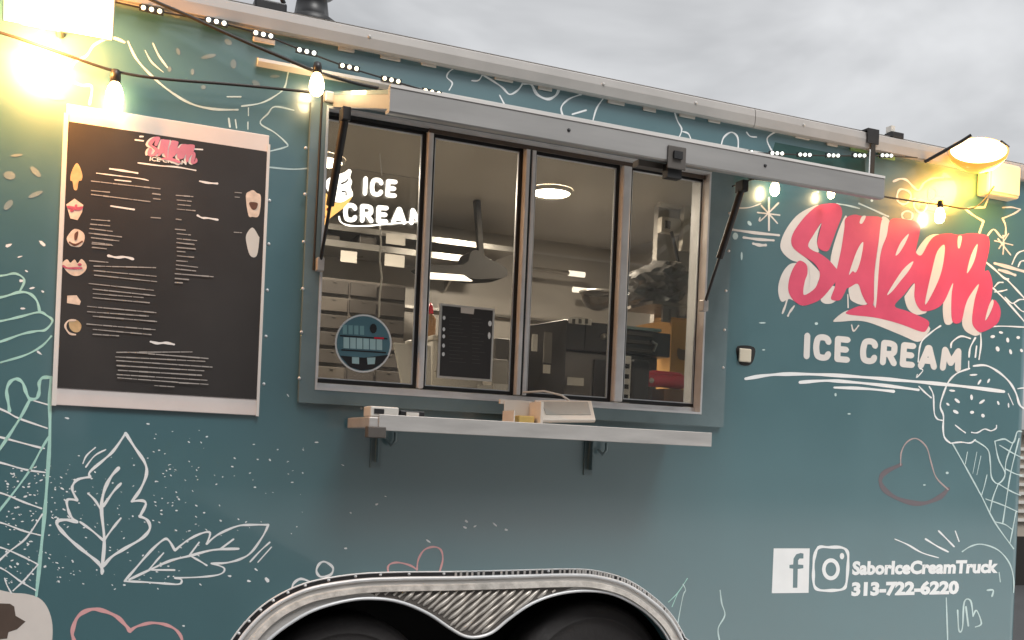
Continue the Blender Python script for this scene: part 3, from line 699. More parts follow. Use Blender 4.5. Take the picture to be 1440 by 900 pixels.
# ice cream cones at the right edge
Q5 = zz(1240, 460, 4.5); Qb = zz(1300, 560, 2.647)
prt('scoop_drawing', white_print, 'white outlined scoops of ice cream below the logo', [
    st(Q5((580, 246), (660, 243), (740, 285), (810, 350), (850, 420), (872, 490), (905, 515), (960, 520)), 3), st(Q5((555, 262), (480, 290), (430, 335), (400, 395), (370, 495), (390, 560), (388, 640), (398, 700), (435, 735)), 2.6),
    st(Q5((435, 735), (500, 728), (560, 733), (592, 712)), 2.2), st(Q5((328, 440), (332, 540), (350, 580), (382, 590)), 2.2), st(Q5((235, 375), (275, 415), (312, 446)), 2.4), st(Q5((300, 375), (320, 410), (328, 440)), 2),
    st(Q5((438, 130), (445, 95), (500, 58), (560, 72)), 2.6), st(Q5((552, 190), (560, 130), (592, 68)), 2.6), st(Q5((625, 30), (628, 110), (615, 205)), 2.4), st(Q5((592, 190), (600, 120)), 2.2), st(Q5((550, 215), (550, 258)), 2.2),
    st(Q5((230, 220), (240, 130), (262, 78), (330, 20), (372, -8)), 2.4), st(Q5((225, 300), (220, 320), (260, 275), (240, 262)), 1.6), st(Q5((465, 620), (500, 648), (528, 668)), 2), st(Q5((568, 666), (605, 668), (650, 645), (690, 656), (722, 642), (726, 622)), 2),
    st(Q5((640, 0), (760, -6), (900, 0), (980, 4)), 2), st(Q5((800, 420), (832, 492)), 1.8), st(Q5((860, 390), (900, 385), (960, 392)), 1.8)], y=-0.0022)
prt('sprinkle_drawing', white_print, None, [lambda d: [d.dot(1240 + a / 4.5, 460 + b / 4.5, r1 / 4.5, r2 / 4.5, an) for a, b, r1, r2, an in (
    (580, 302, 26, 6, -.05), (618, 348, 20, 7, -1), (676, 340, 16, 7, -1.1), (445, 402, 20, 7, .1), (568, 444, 18, 9, 1.5), (477, 466, 21, 9, .7), (634, 472, 22, 8, -.6), (737, 480, 14, 7, 1.2), (418, 488, 13, 7, .7), (468, 536, 20, 10, .5),
    (571, 539, 13, 10, 0), (640, 560, 13, 11, 1), (802, 495, 16, 5, 1.5), (702, 60, 15, 10, -.2), (754, 34, 14, 8, .2), (797, 82, 16, 10, 1.4), (863, 66, 12, 10, 0), (733, 138, 17, 12, 1.2), (815, 156, 17, 9, 1.3), (884, 148, 12, 9, 1))]])
prt('waffle_cone_drawing', dim_print, 'pale grid lines of the waffle cones at the right edge', [
    st(Qb((105, 170), (150, 250), (210, 360), (262, 462), (332, 560)), 2), st(Qb((185, 155), (235, 190), (245, 240), (250, 295), (275, 318), (300, 282), (275, 225), (262, 160)), 2), st(Qb((262, 160), (298, 152), (330, 166), (345, 126), (362, 124)), 2.2),
    st(Qb((275, 318), (255, 370), (243, 425)), 1.8), st(Qb((352, 150), (325, 260), (312, 330), (292, 462)), 2), st(Qb((330, 165), (305, 230), (300, 282)), 1.8), st(Qb((280, 175), (330, 205), (364, 222)), 1.8), st(Qb((300, 262), (335, 280), (362, 288)), 1.8),
    st(Qb((275, 318), (320, 345), (358, 362)), 1.8), st(Qb((228, 375), (290, 397), (345, 422)), 1.8), st(Qb((262, 460), (300, 470), (328, 490)), 1.6), st(Qb((340, 425), (328, 490), (318, 540)), 1.8), st(Qb((233, 285), (222, 330), (212, 362)), 1.4),
    st(Qb((160, 200), (152, 245)), 1.4), st(Qb((195, 200), (180, 280)), 1.2), st(Qb((210, 215), (195, 285)), 1.2)])
prt('faded_heart_drawing', rose_print, 'faint rose heart drawing at the lower right', [st(B((2360, 160), (2285, 200), (2280, 250), (2340, 300), (2440, 325), (2520, 300), (2560, 262)), 7)], y=-0.0018)
prt('faded_heart_drawing', mat('thin_rose_print', (0.44, 0.34, 0.33), 0.5), None, [st(zz(960, 600, 3)((920, 162), (922, 110), (945, 66), (985, 50), (1028, 85), (1048, 150), (1070, 215), (1120, 265)), 2)])
Qc = zz(960, 600, 3)
prt('dome_drawing', dim_print, 'pale dome drawing with rays at the lower right', [
    st(Qc((1180, 527), (1215, 505), (1262, 496), (1330, 520), (1378, 575), (1396, 640), (1396, 700)), 2), st(Qc((1112, 722), (1118, 900), (1120, 960)), 2), st(Qc((1285, 690), (1310, 690), (1305, 715)), 2.6), st(Qc((1335, 615), (1340, 655)), 2),
    st(Qc((1160, 775), (1165, 858), (1180, 850), (1188, 740), (1215, 735), (1225, 800)), 2.4), st(Qc((1225, 800), (1240, 775), (1260, 830), (1235, 845)), 2.2), st(Qc((1195, 760), (1205, 840)), 2.4)])
prt('ray_drawing', white_print, None, [st(Qc((895, 474), (950, 498), (1010, 532), (1080, 553)), 2.6, taper=True), st(Qc((1025, 474), (1075, 505), (1120, 528)), 2.6), st(Qc((1080, 440), (1115, 475), (1145, 506)), 2.4), st(Qc((1150, 440), (1166, 484)), 2.2)])
prt('wavy_line_drawing', dim_print, None, [st(Qc((155, 900), (150, 850), (178, 795), (165, 745), (158, 690)), 2), st(Qc((-30, 880), (0, 720), (12, 690), (2, 665)), 1.6)])
prt('bracket_line_drawing', mint_print, None, [st(Qc((-60, 740), (-20, 700), (20, 640)), 1.4), st(Qc((-20, 700), (-45, 760)), 1.4)])

def ell(x, y, a, b): return [(x + a * math.cos(2 * math.pi * i / 32), y + b * math.sin(2 * math.pi * i / 32)) for i in range(32)]
# contact lines: two icons and two rows of lettering
Qd = zz(1060, 740, 3.79)
fhole = Qd((208, 328), (210, 226), (190, 224), (190, 206), (210, 204), (212, 172), (226, 150), (250, 142), (265, 146), (264, 172), (244, 172), (236, 182), (236, 204), (264, 206), (264, 224), (234, 228), (232, 328))
prt('square_icon', white_print, 'solid white square icon with a cut out letter f', [lambda d: d.poly(Qd((106, 118), (298, 118), (292, 355), (96, 357)), holes=[fhole], sm=False)])
prt('camera_icon', white_print, 'white outlined rounded square icon with a ring and a dot', [
    st(Qd((345, 114), (400, 112), (470, 114), (500, 140), (502, 200), (494, 300), (476, 334), (420, 342), (350, 340), (322, 316), (318, 250), (322, 170)), 4.4, closed=True),
    pl(ell(1168.5, 800.5, 12.5, 15.5), holes=[ell(1168.5, 800.5, 7.5, 9.8)], sm=False), dt(1184, 782, 3.2, 4.6)])
d = Print(); d.text('SaborIceCreamTruck', [(1199, 789), (1405, 787), (1403, 806), (1198, 809)], 0.05).build('handle_lettering', white_print, T, 'white lettering of the handle SaborIceCreamTruck')
d = Print(); d.text('313-722-6220', [(1198, 818), (1349, 816), (1348, 836), (1197, 839)], 0.055).build('phone_lettering', white_print, T, 'white lettering of the phone number')

# small flecks of white print scattered over the lower left
d = Print(-0.0016)
rs = random.Random(3)
def fleck(x, y, s):
    a = rs.uniform(-0.6, 0.9); n = 6; e = rs.uniform(0.3, 0.7); pts = []
    for i in range(n):
        q = rs.uniform(0.7, 1.2); u, v = s * q * math.cos(2 * math.pi * i / n), s * e * q * math.sin(2 * math.pi * i / n)
        pts.append((x + u * math.cos(a) - v * math.sin(a), y + u * math.sin(a) + v * math.cos(a)))
    d.mb.plate([pts], lambda p, k: W(p[0], p[1], -0.0004), False)
for _ in range(150):
    fleck(8 + 90 * rs.random() ** 1.4, 655 + 165 * rs.random(), rs.uniform(0.8, 3.0))
for _ in range(130):
    fleck(80 + 200 * rs.random(), 640 + 190 * rs.random(), rs.uniform(0.6, 2.2))
for _ in range(75):
    fleck(215 + 230 * rs.random() ** 1.3, 605 + 150 * rs.random(), rs.uniform(0.6, 2.3))
for x, y, s in ((445, 622, 3), (94, 588, 3.5), (405, 556, 3), (530, 709, 2.5), (542, 698, 1.8), (493, 721, 2), (482, 654, 2.2), (654, 742, 3), (656, 733, 3.2), (668, 740, 2.4), (696, 738, 4), (712, 745, 3), (602, 761, 4), (486, 771, 3), (323, 810, 3), (375, 815, 5), (350, 817, 3.5), (360, 801, 3), (258, 880, 2.5), (282, 822, 2), (208, 596, 3), (30, 395, 4), (28, 361, 4), (37, 381, 3), (60, 410, 2.6), (32, 434, 4), (45, 405, 4.5), (55, 496, 5), (12, 345, 5), (60, 343, 6)):
    fleck(x, y, s)
fk = d.build('fleck_print', white_print, T); fk['kind'] = 'stuff'

# ---- fender plate over both wheels
mb = MB()
FY = -0.012
fen = MB().plate([outer + inner[::-1]], lambda p, k: (p[0], FY + 0.0115 * k, p[1]), True).build('fender', alu_dull, T, 'bright metal twin wheel fender')
def rim(pts, r, y, name, m):
    MB().tube([(x, y, z) for x, z in pts], r, 8).build(name, m, fen)
rim(outer, 0.007, FY - 0.003, 'fender_bead', alu)
rim(inner, 0.006, FY - 0.004, 'arch_bead', alu)
band = []
for x, z in outer:
    band.append((x, z))
def inset(pts, dd):
    o = []
    for i, p in enumerate(pts):
        a, b = pts[max(i - 1, 0)], pts[min(i + 1, len(pts) - 1)]
        l = math.hypot(b[0] - a[0], b[1] - a[1]) or 1
        o.append((p[0] + (b[1] - a[1]) / l * dd, p[1] - (b[0] - a[0]) / l * dd))
    return o
i1, i2 = inset(outer, 0.02), inset(outer, 0.046)
vs = []
for k in range(len(outer)):
    vs += [(i1[k][0], FY - 0.001, i1[k][1]), (i1[k][0], FY - 0.014, i1[k][1] - 0.004), (i2[k][0], FY - 0.016, i2[k][1] + 0.004), (i2[k][0], FY - 0.001, i2[k][1])]
fs = [(4 * k + a, 4 * k + a + 1, 4 * k + a + 5, 4 * k + a + 4) for k in range(len(outer) - 1) for a in range(3)]
MB().add(vs, fs).build('fender_rolled_rim', mat('scuffed_rim', (0.66, 0.62, 0.57), 0.4, metal=0.25, var=0.28, vscale=22, bump=0.4, bscale=35), fen)
# raised tread bars in the panel between the arches
zt_p = W(660, 826).z - 0.002
ps_ = [(x, z + 0.006) for x, z in inner if z + 0.006 < zt_p - 0.002 and abs(x - W(660, 855).x) < 0.36]
MB().plate([ps_ + [(ps_[-1][0] + 0.05, zt_p), (ps_[0][0] - 0.05, zt_p)]], lambda p, k: (p[0], FY - 0.0012 + 0.001 * k, p[1]), True).build('tread_panel', int_dark, fen)
cx, cz = W(660, 855).x, W(660, 855).z
innz = [p for p in inner]
def under(x):
    for a, b in zip(innz, innz[1:]):
        if a[0] <= x <= b[0]:
            return a[1] + (b[1] - a[1]) * (x - a[0]) / max(1e-6, b[0] - a[0])
    return 9
ztop = W(660, 826).z - 0.004
nb = 0
bar = None
rowh = 0.0125
r_ = 0
k = 0
bars = MB()
for j in range(-40, 60):
    # long slanted raised ridges running up to the right
    x0 = cx - 0.9 + j * 0.032
    seg = []
    t = 0.0
    while t < 0.24:
        x = x0 + t * 1.05; z = ztop - 0.2 + t * 0.85
        ok = z < ztop and z > under(x) + 0.009 and abs(x - cx) < 0.36
        if ok:
            seg.append((x, z + 0.0015 * math.sin(x * 90 + j)))
        t += 0.012
    if len(seg) >= 2:
        a, b = seg[0], seg[-1]
        if len(seg) >= 4:
            q = MB().tube([(x, FY - 0.0015, z) for x, z in seg], [0.003] + [0.0072 + 0.0015 * math.sin(j * 2.3 + i_) for i_ in range(len(seg) - 2)] + [0.003], 6).build('tread_bar', tread, fen)
        else:
            bars.tube([(x, FY - 0.0015, z) for x, z in seg], 0.005, 6)
if bars.v:
    o = bars.build('tread_bar_end', tread, fen); o['kind'] = 'stuff'
# rivets along the fender flange
for i in range(3, len(outer) - 3, 3):
    x, z = inset(outer, -0.014)[i]
    MB().lathe((x, 0.0, z), (0, -1, 0), [(0.0065, 0), (0.0055, 0.004), (0, 0.006)], 8).build('rivet', alu, fen)
fl2 = inset(outer, -0.02)
MB().add([v for k in range(len(outer)) for v in ((outer[k][0], -0.0035, outer[k][1]), (fl2[k][0], -0.003, fl2[k][1]))], [(2 * k, 2 * k + 1, 2 * k + 3, 2 * k + 2) for k in range(len(outer) - 1)]).build('fender_flange', black_paint, fen)
lp = inset(outer, -0.021)
MB().tube([(x, -0.003, z) for x, z in lp], 0.003, 6).build('flange_bead', alu, fen)
teeth = inset(outer, -0.011)
for i in range(8, len(outer) - 4):
    if outer[i][0] > W(630, 810).x:
        for f in ((0.0, 0.45) if (i * 7) % 5 else (0.3,)):
            a = Vector((teeth[i][0], teeth[i][1])).lerp(Vector((teeth[i + 1][0], teeth[i + 1][1])), f)
            MB().box((a.x - 0.004, -0.007, a.y - 0.011), (a.x + 0.004, -0.002, a.y + 0.011)).build('flange_clip', alu_dull, fen)
# wheel well and wheels
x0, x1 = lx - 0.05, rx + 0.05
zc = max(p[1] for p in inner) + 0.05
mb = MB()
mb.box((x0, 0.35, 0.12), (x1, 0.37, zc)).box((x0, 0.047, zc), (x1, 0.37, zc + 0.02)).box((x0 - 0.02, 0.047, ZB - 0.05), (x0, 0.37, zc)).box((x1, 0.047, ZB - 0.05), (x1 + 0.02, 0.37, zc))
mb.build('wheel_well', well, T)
for px in (490, 836):
    x = W(px, 870, 0.08).x
    r = 0.325 if px == 490 else 0.34
    y0, y1 = 0.075, 0.27
    ty = MB().lathe((x, y0, r), (0, 1, 0), [(0.155, 0.014), (0.18, 0.004), (0.25, 0.0), (r - 0.066, 0.002), (r - 0.062, -0.002), (r - 0.056, -0.002), (r - 0.052, 0.003), (r - 0.03, 0.006), (r - 0.012, 0.018), (r, 0.04), (r, y1 - y0 - 0.03), (r - 0.02, y1 - y0 - 0.006), (0.2, y1 - y0)], 48)
    wh = ty.build('wheel', tyre_m, T)
    MB().lathe((x, y0, r), (0, 1, 0), [(0.0, 0.03), (0.05, 0.02), (0.055, 0.045), (0.11, 0.05), (0.13, 0.03), (0.15, 0.012), (0.158, 0.018), (0.157, 0.1)], 40).build('wheel_rim', steel, wh)
# chassis rail under the floor and the jack leg
MB().box((XL, 0.4, 0.3), (XR - 0.1, 0.48, ZB - 0.002)).build('chassis_rail', black_paint, T)
MB().box((XL, 1.7, 0.3), (XR - 0.1, 1.78, ZB - 0.002)).build('chassis_rail', black_paint, T)
for px in (836, 490):   # far side wheels
    x = W(px, 870, 0.08).x
    MB().lathe((x, DEPTH - 0.22, 0.325), (0, 1, 0), [(0.0, 0.0), (0.2, 0.0), (0.295, 0.006), (0.325, 0.04), (0.325, 0.16), (0.3, 0.19), (0.0, 0.195)], 32).build('wheel', tyre_m, T)

# ------------------------------------------------------------------ things fixed to the trailer
# menu board
mc = W(225, 585, -0.01)
MN = thing('menu_board', 'tall black printed menu board with white top and bottom bands left of the window', 'menu board', (mc.x, -0.01, mc.z))
xa, xb = W(87, 300, -0.012).x, W(374, 300, -0.012).x
zt_, zb_ = W(230, 167, -0.012).z, W(220, 577, -0.012).z
MB().box((xa, -0.013, zb_), (xb, -0.0005, zt_)).build('backing_sheet', mat('menu_white', (0.70, 0.63, 0.60), 0.4, var=0.05), MN, bevel=0.002)
bz0, bz1 = W(220, 553, -0.015).z, W(230, 191, -0.015).z
MB().box((xa + 0.008, -0.0155, bz0), (xb - 0.006, -0.0132, bz1)).build('black_panel', board_black, MN)
MB().box((xa - 0.006, -0.0165, zb_ - 0.002), (xa + 0.007, -0.0005, zt_ - 0.03)).build('edge_strip', white_paint, MN)
MB().box((xb - 0.005, -0.0165, zb_ - 0.002), (xb + 0.004, -0.0005, zt_ - 0.03)).build('edge_strip', white_paint, MN)
MY = -0.0162
def mprt(name, m, items, y=MY, label=None):
    d = Print(y)
    for it in items: it(d)
    return d.build(name, m, MN, label)
Zm = zz(60, 140, 4.235); Zn = zz(60, 340, 3.4615)
heads = [st(Zm((400, 412), (480, 424), (565, 438)), 3), st(Zm((320, 438), (400, 448), (575, 470), (630, 482)), 1.6), st(Zm((430, 478), (525, 488)), 2.4), st(Zm((406, 634), (545, 655)), 3), st(Zm((935, 486), (985, 496), (1040, 500)), 3), st(Zm((922, 690), (950, 704), (985, 706), (1042, 716)), 2.8),
         st(Zn((320, 68), (360, 76), (400, 74), (440, 84)), 3.6), st(Zn((525, 486), (560, 494), (600, 492), (640, 500)), 3.6), st(Zm((568, 377), (700, 394), (800, 402), (912, 422)), 2.2), st(Zm((552, 240), (600, 246)), 2), st(Zm((895, 294), (952, 298)), 2), st(Zm((580, 220), (598, 220)), 2.4)]
for h_ in heads:
    mprt('menu_heading_print', text_white, [h_])
rows = []
rt = random.Random(5)
def row(x0, y0, x1, y1, w=1.5):
    # a row of unreadably small lettering: short dashes of uneven length
    L_ = math.hypot(x1 - x0, y1 - y0); p = 0.0
    while p < L_ - 1:
        q = min(L_, p + rt.uniform(5, 16))
        a, b = p / L_, q / L_
        rows.append(st([(x0 + (x1 - x0) * a, y0 + (y1 - y0) * a), (x0 + (x1 - x0) * b, y0 + (y1 - y0) * b)], w * rt.uniform(0.75, 1.1), sm=False))
        p = q + rt.uniform(0.8, 1.8)
def rowz(Z, a, b, c, d, w=1.5):
    (x0, y0), (x1, y1) = Z((a, b), (c, d)); row(x0, y0, x1, y1, w)
for a, b, c, d in ((290, 485, 700, 532), (290, 542, 398, 552), (290, 565, 640, 608), (655, 560, 700, 566), (660, 590, 700, 594), (290, 714, 398, 722), (285, 742, 400, 752), (280, 768, 415, 785), (275, 795, 470, 818), (290, 822, 455, 842), (295, 850, 410, 864), (298, 878, 380, 890), (645, 702, 702, 706),
                   (795, 570, 895, 578), (800, 598, 885, 606), (805, 625, 880, 632), (800, 652, 908, 662), (795, 712, 825, 716), (790, 772, 855, 778), (800, 798, 880, 806), (800, 828, 918, 840), (798, 852, 908, 862), (798, 882, 910, 892), (1145, 553, 1185, 556), (1145, 580, 1180, 583), (1140, 790, 1185, 793)):
    rowz(Zm, a, b, c, d, 1.7)
for a, b, c, d in ((240, 10, 340, 18), (240, 28, 310, 34), (228, 92, 318, 100), (250, 118, 550, 126), (250, 140, 553, 168), (252, 162, 555, 194), (225, 203, 540, 236), (245, 230, 548, 262), (245, 252, 490, 272), (245, 272, 520, 297), (218, 314, 552, 345), (218, 340, 515, 362), (245, 362, 555, 388), (215, 400, 548, 428), (245, 426, 528, 452), (245, 450, 370, 458),
                   (655, 5, 738, 14), (655, 26, 742, 34), (655, 46, 700, 50), (655, 68, 735, 75), (652, 92, 705, 96), (650, 112, 755, 124), (650, 132, 745, 142), (645, 155, 830, 170), (645, 178, 710, 184), (645, 198, 680, 200),
                   (360, 538, 728, 536), (430, 538, 805, 568), (355, 560, 790, 582), (360, 578, 825, 610), (362, 602, 785, 628), (368, 625, 775, 650), (362, 646, 800, 674), (365, 662, 660, 684), (545, 700, 640, 706), (665, 686, 805, 694)):
    rowz(Zn, a, b, c, d, 1.7)
o = mprt('menu_text_print', text_grey, rows); o['kind'] = 'stuff'
# little logo at the top of the menu
def shrink(ps): return [(204 + (x - 1094) / (1400 - 1094) * 72, 191 + (y - 285) / (475 - 285) * 38 + (x - 1094) * 0.012) for x, y in ps]
mprt('menu_logo_shadow', cream_print, [pl(shrink(p)) for p in cream_polys], MY)
mprt('menu_logo_print', mat('menu_pink', (0.62, 0.22, 0.30), 0.45, var=0.15), [pl(shrink(PINK_S)), pl(shrink(PINK_A)), pl(shrink(PINK_B))], MY - 0.001)
d = Print(MY - 0.0005); d.text('ICE CREAM', [(211, 220), (263, 226), (262, 232), (210, 226)], 0.03).build('menu_logo_word', text_white, MN)
food_a = mat('food_cream', (0.75, 0.58, 0.46), 0.5, var=0.2, vscale=40)
food_b = mat('food_berry', (0.5, 0.10, 0.16), 0.5, var=0.3, vscale=60)
food_c = mat('food_gold', (0.55, 0.38, 0.2), 0.5, var=0.2, vscale=40)
food_d = mat('food_cocoa', (0.13, 0.05, 0.03), 0.5, var=0.3, vscale=60)
mprt('cone_picture', food_c, [pl(Zm((205, 378), (235, 440), (232, 480), (214, 488), (205, 536), (186, 534), (178, 488), (165, 480), (172, 430)))])
mprt('cup_picture', food_a, [pl(Zm((140, 625), (190, 590), (242, 628), (235, 670), (208, 718), (165, 708)), sm=False)]); mprt('cup_topping', food_b, [pl(Zm((150, 632), (205, 640), (240, 636), (230, 656), (200, 660), (150, 648))), dt(107, 290, 2, 3), dt(101, 296, 3, 2)], MY - 0.0008)
mprt('sundae_picture', food_a, [pl(Zm((150, 810), (190, 770), (240, 790), (250, 830), (225, 875), (170, 872), (145, 840)))]); mprt('sundae_topping', food_d, [pl(Zm((190, 800), (212, 785), (205, 830), (190, 836))), st(Zm((160, 850), (195, 865), (235, 845)), 3)], MY - 0.0008)
mprt('split_picture', food_a, [pl(Zn((95, 110), (118, 85), (135, 102), (155, 86), (170, 104), (190, 84), (214, 115), (205, 145), (170, 166), (130, 156)))]); mprt('split_topping', food_b, [st(Zn((100, 118), (125, 128), (190, 128)), 3), dt(112, 372, 3, 2)], MY - 0.0008)
mprt('cake_picture', food_a, [pl(Zn((120, 262), (165, 260), (186, 290), (180, 308), (118, 298)), sm=False)])
mprt('bowl_picture', food_c, [pl(Zn((130, 385), (165, 380), (188, 405), (180, 435), (155, 440), (132, 420)))]); mprt('bowl_rim', food_a, [st(Zn((160, 382), (125, 385), (110, 412), (130, 445), (160, 452)), 3)], MY - 0.0008)
mprt('shake_picture', food_a, [pl(Zm((1210, 572), (1235, 545), (1255, 540), (1275, 556), (1300, 578), (1288, 690), (1250, 698), (1225, 688)))]); mprt('shake_opening', food_d, [pl(Zm((1232, 612), (1280, 616), (1272, 650), (1252, 656), (1238, 640)))], MY - 0.0008)
mprt('cup_picture', int_white, [pl(Zm((1250, 762), (1285, 812), (1290, 832), (1275, 930), (1235, 928), (1212, 845), (1215, 800)))])

# serving shelf below the window
SY = -0.30
sz = W(720, 612, SY).z
sh0, sh1 = W(519, 590, SY).x, W(1000, 612, SY).x
SH = thing('serving_shelf', 'long narrow aluminium serving shelf on brackets below the window', 'shelf', ((sh0 + sh1) / 2, -0.15, sz))
sth = 0.045
MB().box((sh0, SY, sz), (sh1, -0.024, sz + sth * 0.8)).build('shelf_board', alu_dull, SH, bevel=0.004)
MB().box((sh0 + 0.03, SY - 0.006, sz - 0.006), (sh1 + 0.0, SY - 0.0005, sz + sth)).build('front_lip', alu_dull, SH, bevel=0.002)
MB().box((sh0 - 0.004, SY - 0.008, sz - 0.03), (sh0 + 0.055, SY + 0.03, sz + 0.006)).build('end_bracket', int_dark, SH, bevel=0.003)
for px in (535, 838):
    x = W(px, 630, -0.06).x
    MB().box((x - 0.018, -0.006, sz - 0.13), (x + 0.018, -0.0005, sz - 0.001)).build('bracket_plate', frame_paint, SH)
    b = MB().box((x - 0.003, -0.04, sz - 0.11), (x + 0.003, -0.0065, sz - 0.001)); b.build('bracket_rib', frame_paint, SH)
    MB().tube([(x + 0.03, -0.02, sz - 0.03), (x + 0.045, -0.03, sz - 0.05), (x + 0.06, -0.03, sz - 0.035), (x + 0.06, -0.03, sz - 0.005)], 0.006, 8).build('bracket_hook', frame_paint, SH)
zs = sz + sth * 0.8
# card reader and white box on the left end
p0 = W(518, 587, SY + 0.02)
CRD = thing('card_reader', 'small white card reader with a black slot at the left end of the shelf', 'card reader', (p0.x + 0.04, SY + 0.05, zs))
MB().box((p0.x + 0.002, SY + 0.006, zs + 0.001), (p0.x + 0.095, SY + 0.09, zs + 0.034)).build('reader_body', int_white, CRD, bevel=0.004)
MB().box((p0.x + 0.014, SY + 0.0035, zs + 0.011), (p0.x + 0.046, SY + 0.0055, zs + 0.026)).build('reader_slot', black_paint, CRD)
MT = thing('card_terminal', 'black card terminal with a pale display on the shelf right of the white reader', 'card reader', (p0.x + 0.15, SY + 0.05, zs))
MB().box((p0.x + 0.1, SY + 0.008, zs + 0.001), (p0.x + 0.182, SY + 0.1, zs + 0.026)).build('terminal_body', black_paint, MT, bevel=0.003)
MB().box((p0.x + 0.12, SY + 0.0055, zs + 0.007), (p0.x + 0.162, SY + 0.0075, zs + 0.021)).build('terminal_display', paper, MT)
# tablet till with its stand
tl, tr, br, bl = W(752, 562, -0.16), W(828, 563, -0.16), W(838, 590, -0.25), W(764, 588, -0.25)
TB = thing('payment_tablet', 'cream framed payment tablet leaning back on the shelf', 'tablet', ((bl.x + br.x) / 2, -0.22, zs))
a, b_, c, e = [Vector(v) for v in (W(752, 562, -0.13), W(832, 563, -0.13), W(838, 590, -0.24), W(762, 590, -0.24))]
zmin = zs + 0.012
sh = zmin - min(c.z, e.z)
for v in (a, b_, c, e):
    v.z += max(0, sh)
up = (a + b_ - c - e).normalized(); rt_ = (b_ - a).normalized(); nn = rt_.cross(up).normalized()
if nn.y > 0: nn = -nn
def qd(u, v, dd):
    return e.lerp(c, u).lerp(a.lerp(b_, u), v) + nn * dd
def slab(u0, u1, v0, v1, d0, d1):
    return MB().hexa([qd(u0, v0, d0), qd(u1, v0, d0), qd(u1, v1, d0), qd(u0, v1, d0), qd(u0, v0, d1), qd(u1, v0, d1), qd(u1, v1, d1), qd(u0, v1, d1)])
cream_plastic = mat('cream_plastic', (0.74, 0.68, 0.61), 0.35, var=0.04)
slab(0, 1, 0, 1, -0.014, 0).build('tablet_case', cream_plastic, TB, bevel=0.004)
slab(0.1, 0.92, 0.22, 0.88, 0.0005, 0.003).build('tablet_screen', mat('tablet_glass', (0.42, 0.41, 0.38), 0.15, coat=0.5, var=0.1), TB)
MB().box((bl.x - 0.01, -0.235, zs + 0.001), (br.x + 0.02, -0.13, zs + 0.012)).build('tablet_base', int_white, TB, bevel=0.004)
q1 = W(716, 588, -0.2)
TJ = thing('tip_box', 'small cream open box with yellow contents left of the tablet', 'box', (q1.x + 0.06, -0.2, zs))
bx0, bx1 = q1.x, W(757, 588, -0.2).x
MB().box((bx0, -0.24, zs + 0.001), (bx1, -0.14, zs + 0.006)).box((bx0, -0.24, zs + 0.006), (bx0 + 0.004, -0.14, zs + 0.05)).box((bx1 - 0.01, -0.24, zs + 0.006), (bx1, -0.14, zs + 0.085)).box((bx0 + 0.004, -0.144, zs + 0.006), (bx1 - 0.01, -0.14, zs + 0.085)).build('box_shell', cream_plastic, TJ)
MB().box((bx0 + 0.03, -0.215, zs + 0.0065), (bx1 - 0.02, -0.16, zs + 0.035)).build('box_contents', mat('yellow_card', (0.62, 0.44, 0.14), 0.6, var=0.1), TJ, bevel=0.004)
MB().box((bx0 - 0.01, -0.1395, zs + 0.075), (bx1, -0.125, zs + 0.09)).build('box_flap', cream_plastic, TJ)
cb = MB().tube([W(735, 552, -0.05), W(765, 550, -0.09), W(790, 556, -0.12), W(800, 563, -0.125)], 0.004, 8).build('charging_cable', int_white)
tag(cb, 'white charging cable looping out of the window behind the tablet', 'cable')

# window stickers and signs
r0 = W(511, 483, 0.03)
ST = thing('round_sticker', 'round blue sticker with a white rim on the first window pane', 'sticker', (r0.x, 0.03, r0.z))
stk = Print(0.0285)
def sprt(name, m, items, y):
    d = Print(y)
    for it in items: it(d)
    d.build(name, m, ST)
sprt('sticker_rim', white_print, [dt(511, 483, 40, 41, n=40)], 0.0315)
sprt('sticker_face', mat('sticker_blue', (0.10, 0.22, 0.27), 0.35, coat=0.3, var=0.1), [dt(511, 483, 37.5, 38.5, n=40)], 0.0305)
sprt('sticker_lower_band', black_paint, [pl([(478, 500), (512, 503), (546, 499), (538, 510), (524, 519), (508, 521), (492, 516)], sm=False)], 0.0297)
pale_s = mat('sticker_pale', (0.45, 0.66, 0.68), 0.4, var=0.1)
for i in range(6):
    sprt('sticker_stripe', pale_s, [pl([(483 + i * 9.3, 474 + i * .6), (491 + i * 9.3, 474.5 + i * .6), (491 + i * 9.3, 490 + i * .5), (483 + i * 9.3, 489.5 + i * .5)], sm=False)], 0.0292)
sprt('sticker_square', pale_s, [pl([(495, 502), (505, 502.5), (505, 512), (495, 511)], sm=False)], 0.0292)
sprt('sticker_square', pale_s, [pl([(516, 503), (528, 502.5), (527, 512), (517, 512.5)], sm=False)], 0.0292)
sprt('sticker_upper_stripe', mat('sticker_mid', (0.22, 0.42, 0.45), 0.4, var=0.1), [lambda d: [d.poly([(482 + i * 8, 457 + i * .4), (488 + i * 8, 457 + i * .4), (488 + i * 8, 470 + i * .4), (482 + i * 8, 469.5 + i * .4)], sm=False) for i in range(4)]], 0.0292)
sprt('sticker_dark_bar', black_paint, [pl([(478, 471), (545, 475.5), (545, 477.5), (478, 473)], sm=False), dt(525, 462, 5, 7), pl([(480, 491), (543, 495), (543, 497), (480, 493)], sm=False)], 0.0287)
sprt('sticker_red_bar', red_m, [pl([(526, 474), (540, 474.5), (540, 477), (526, 476.5)], sm=False)], 0.0282)
s0 = W(655, 540, 0.02)
WS = thing('window_menu_sign', 'small black menu sheet in a thin white frame taped to the second pane', 'sign', (s0.x, 0.02, s0.z))
ya = 0.024
fx0, fx1 = W(617, 480, ya).x, W(694, 480, ya).x; fz0, fz1 = W(655, 534, ya).z, W(655, 430, ya).z
MB().box((fx0, ya, fz0), (fx1, ya + 0.01, fz1)).build('sign_frame', int_white, WS)
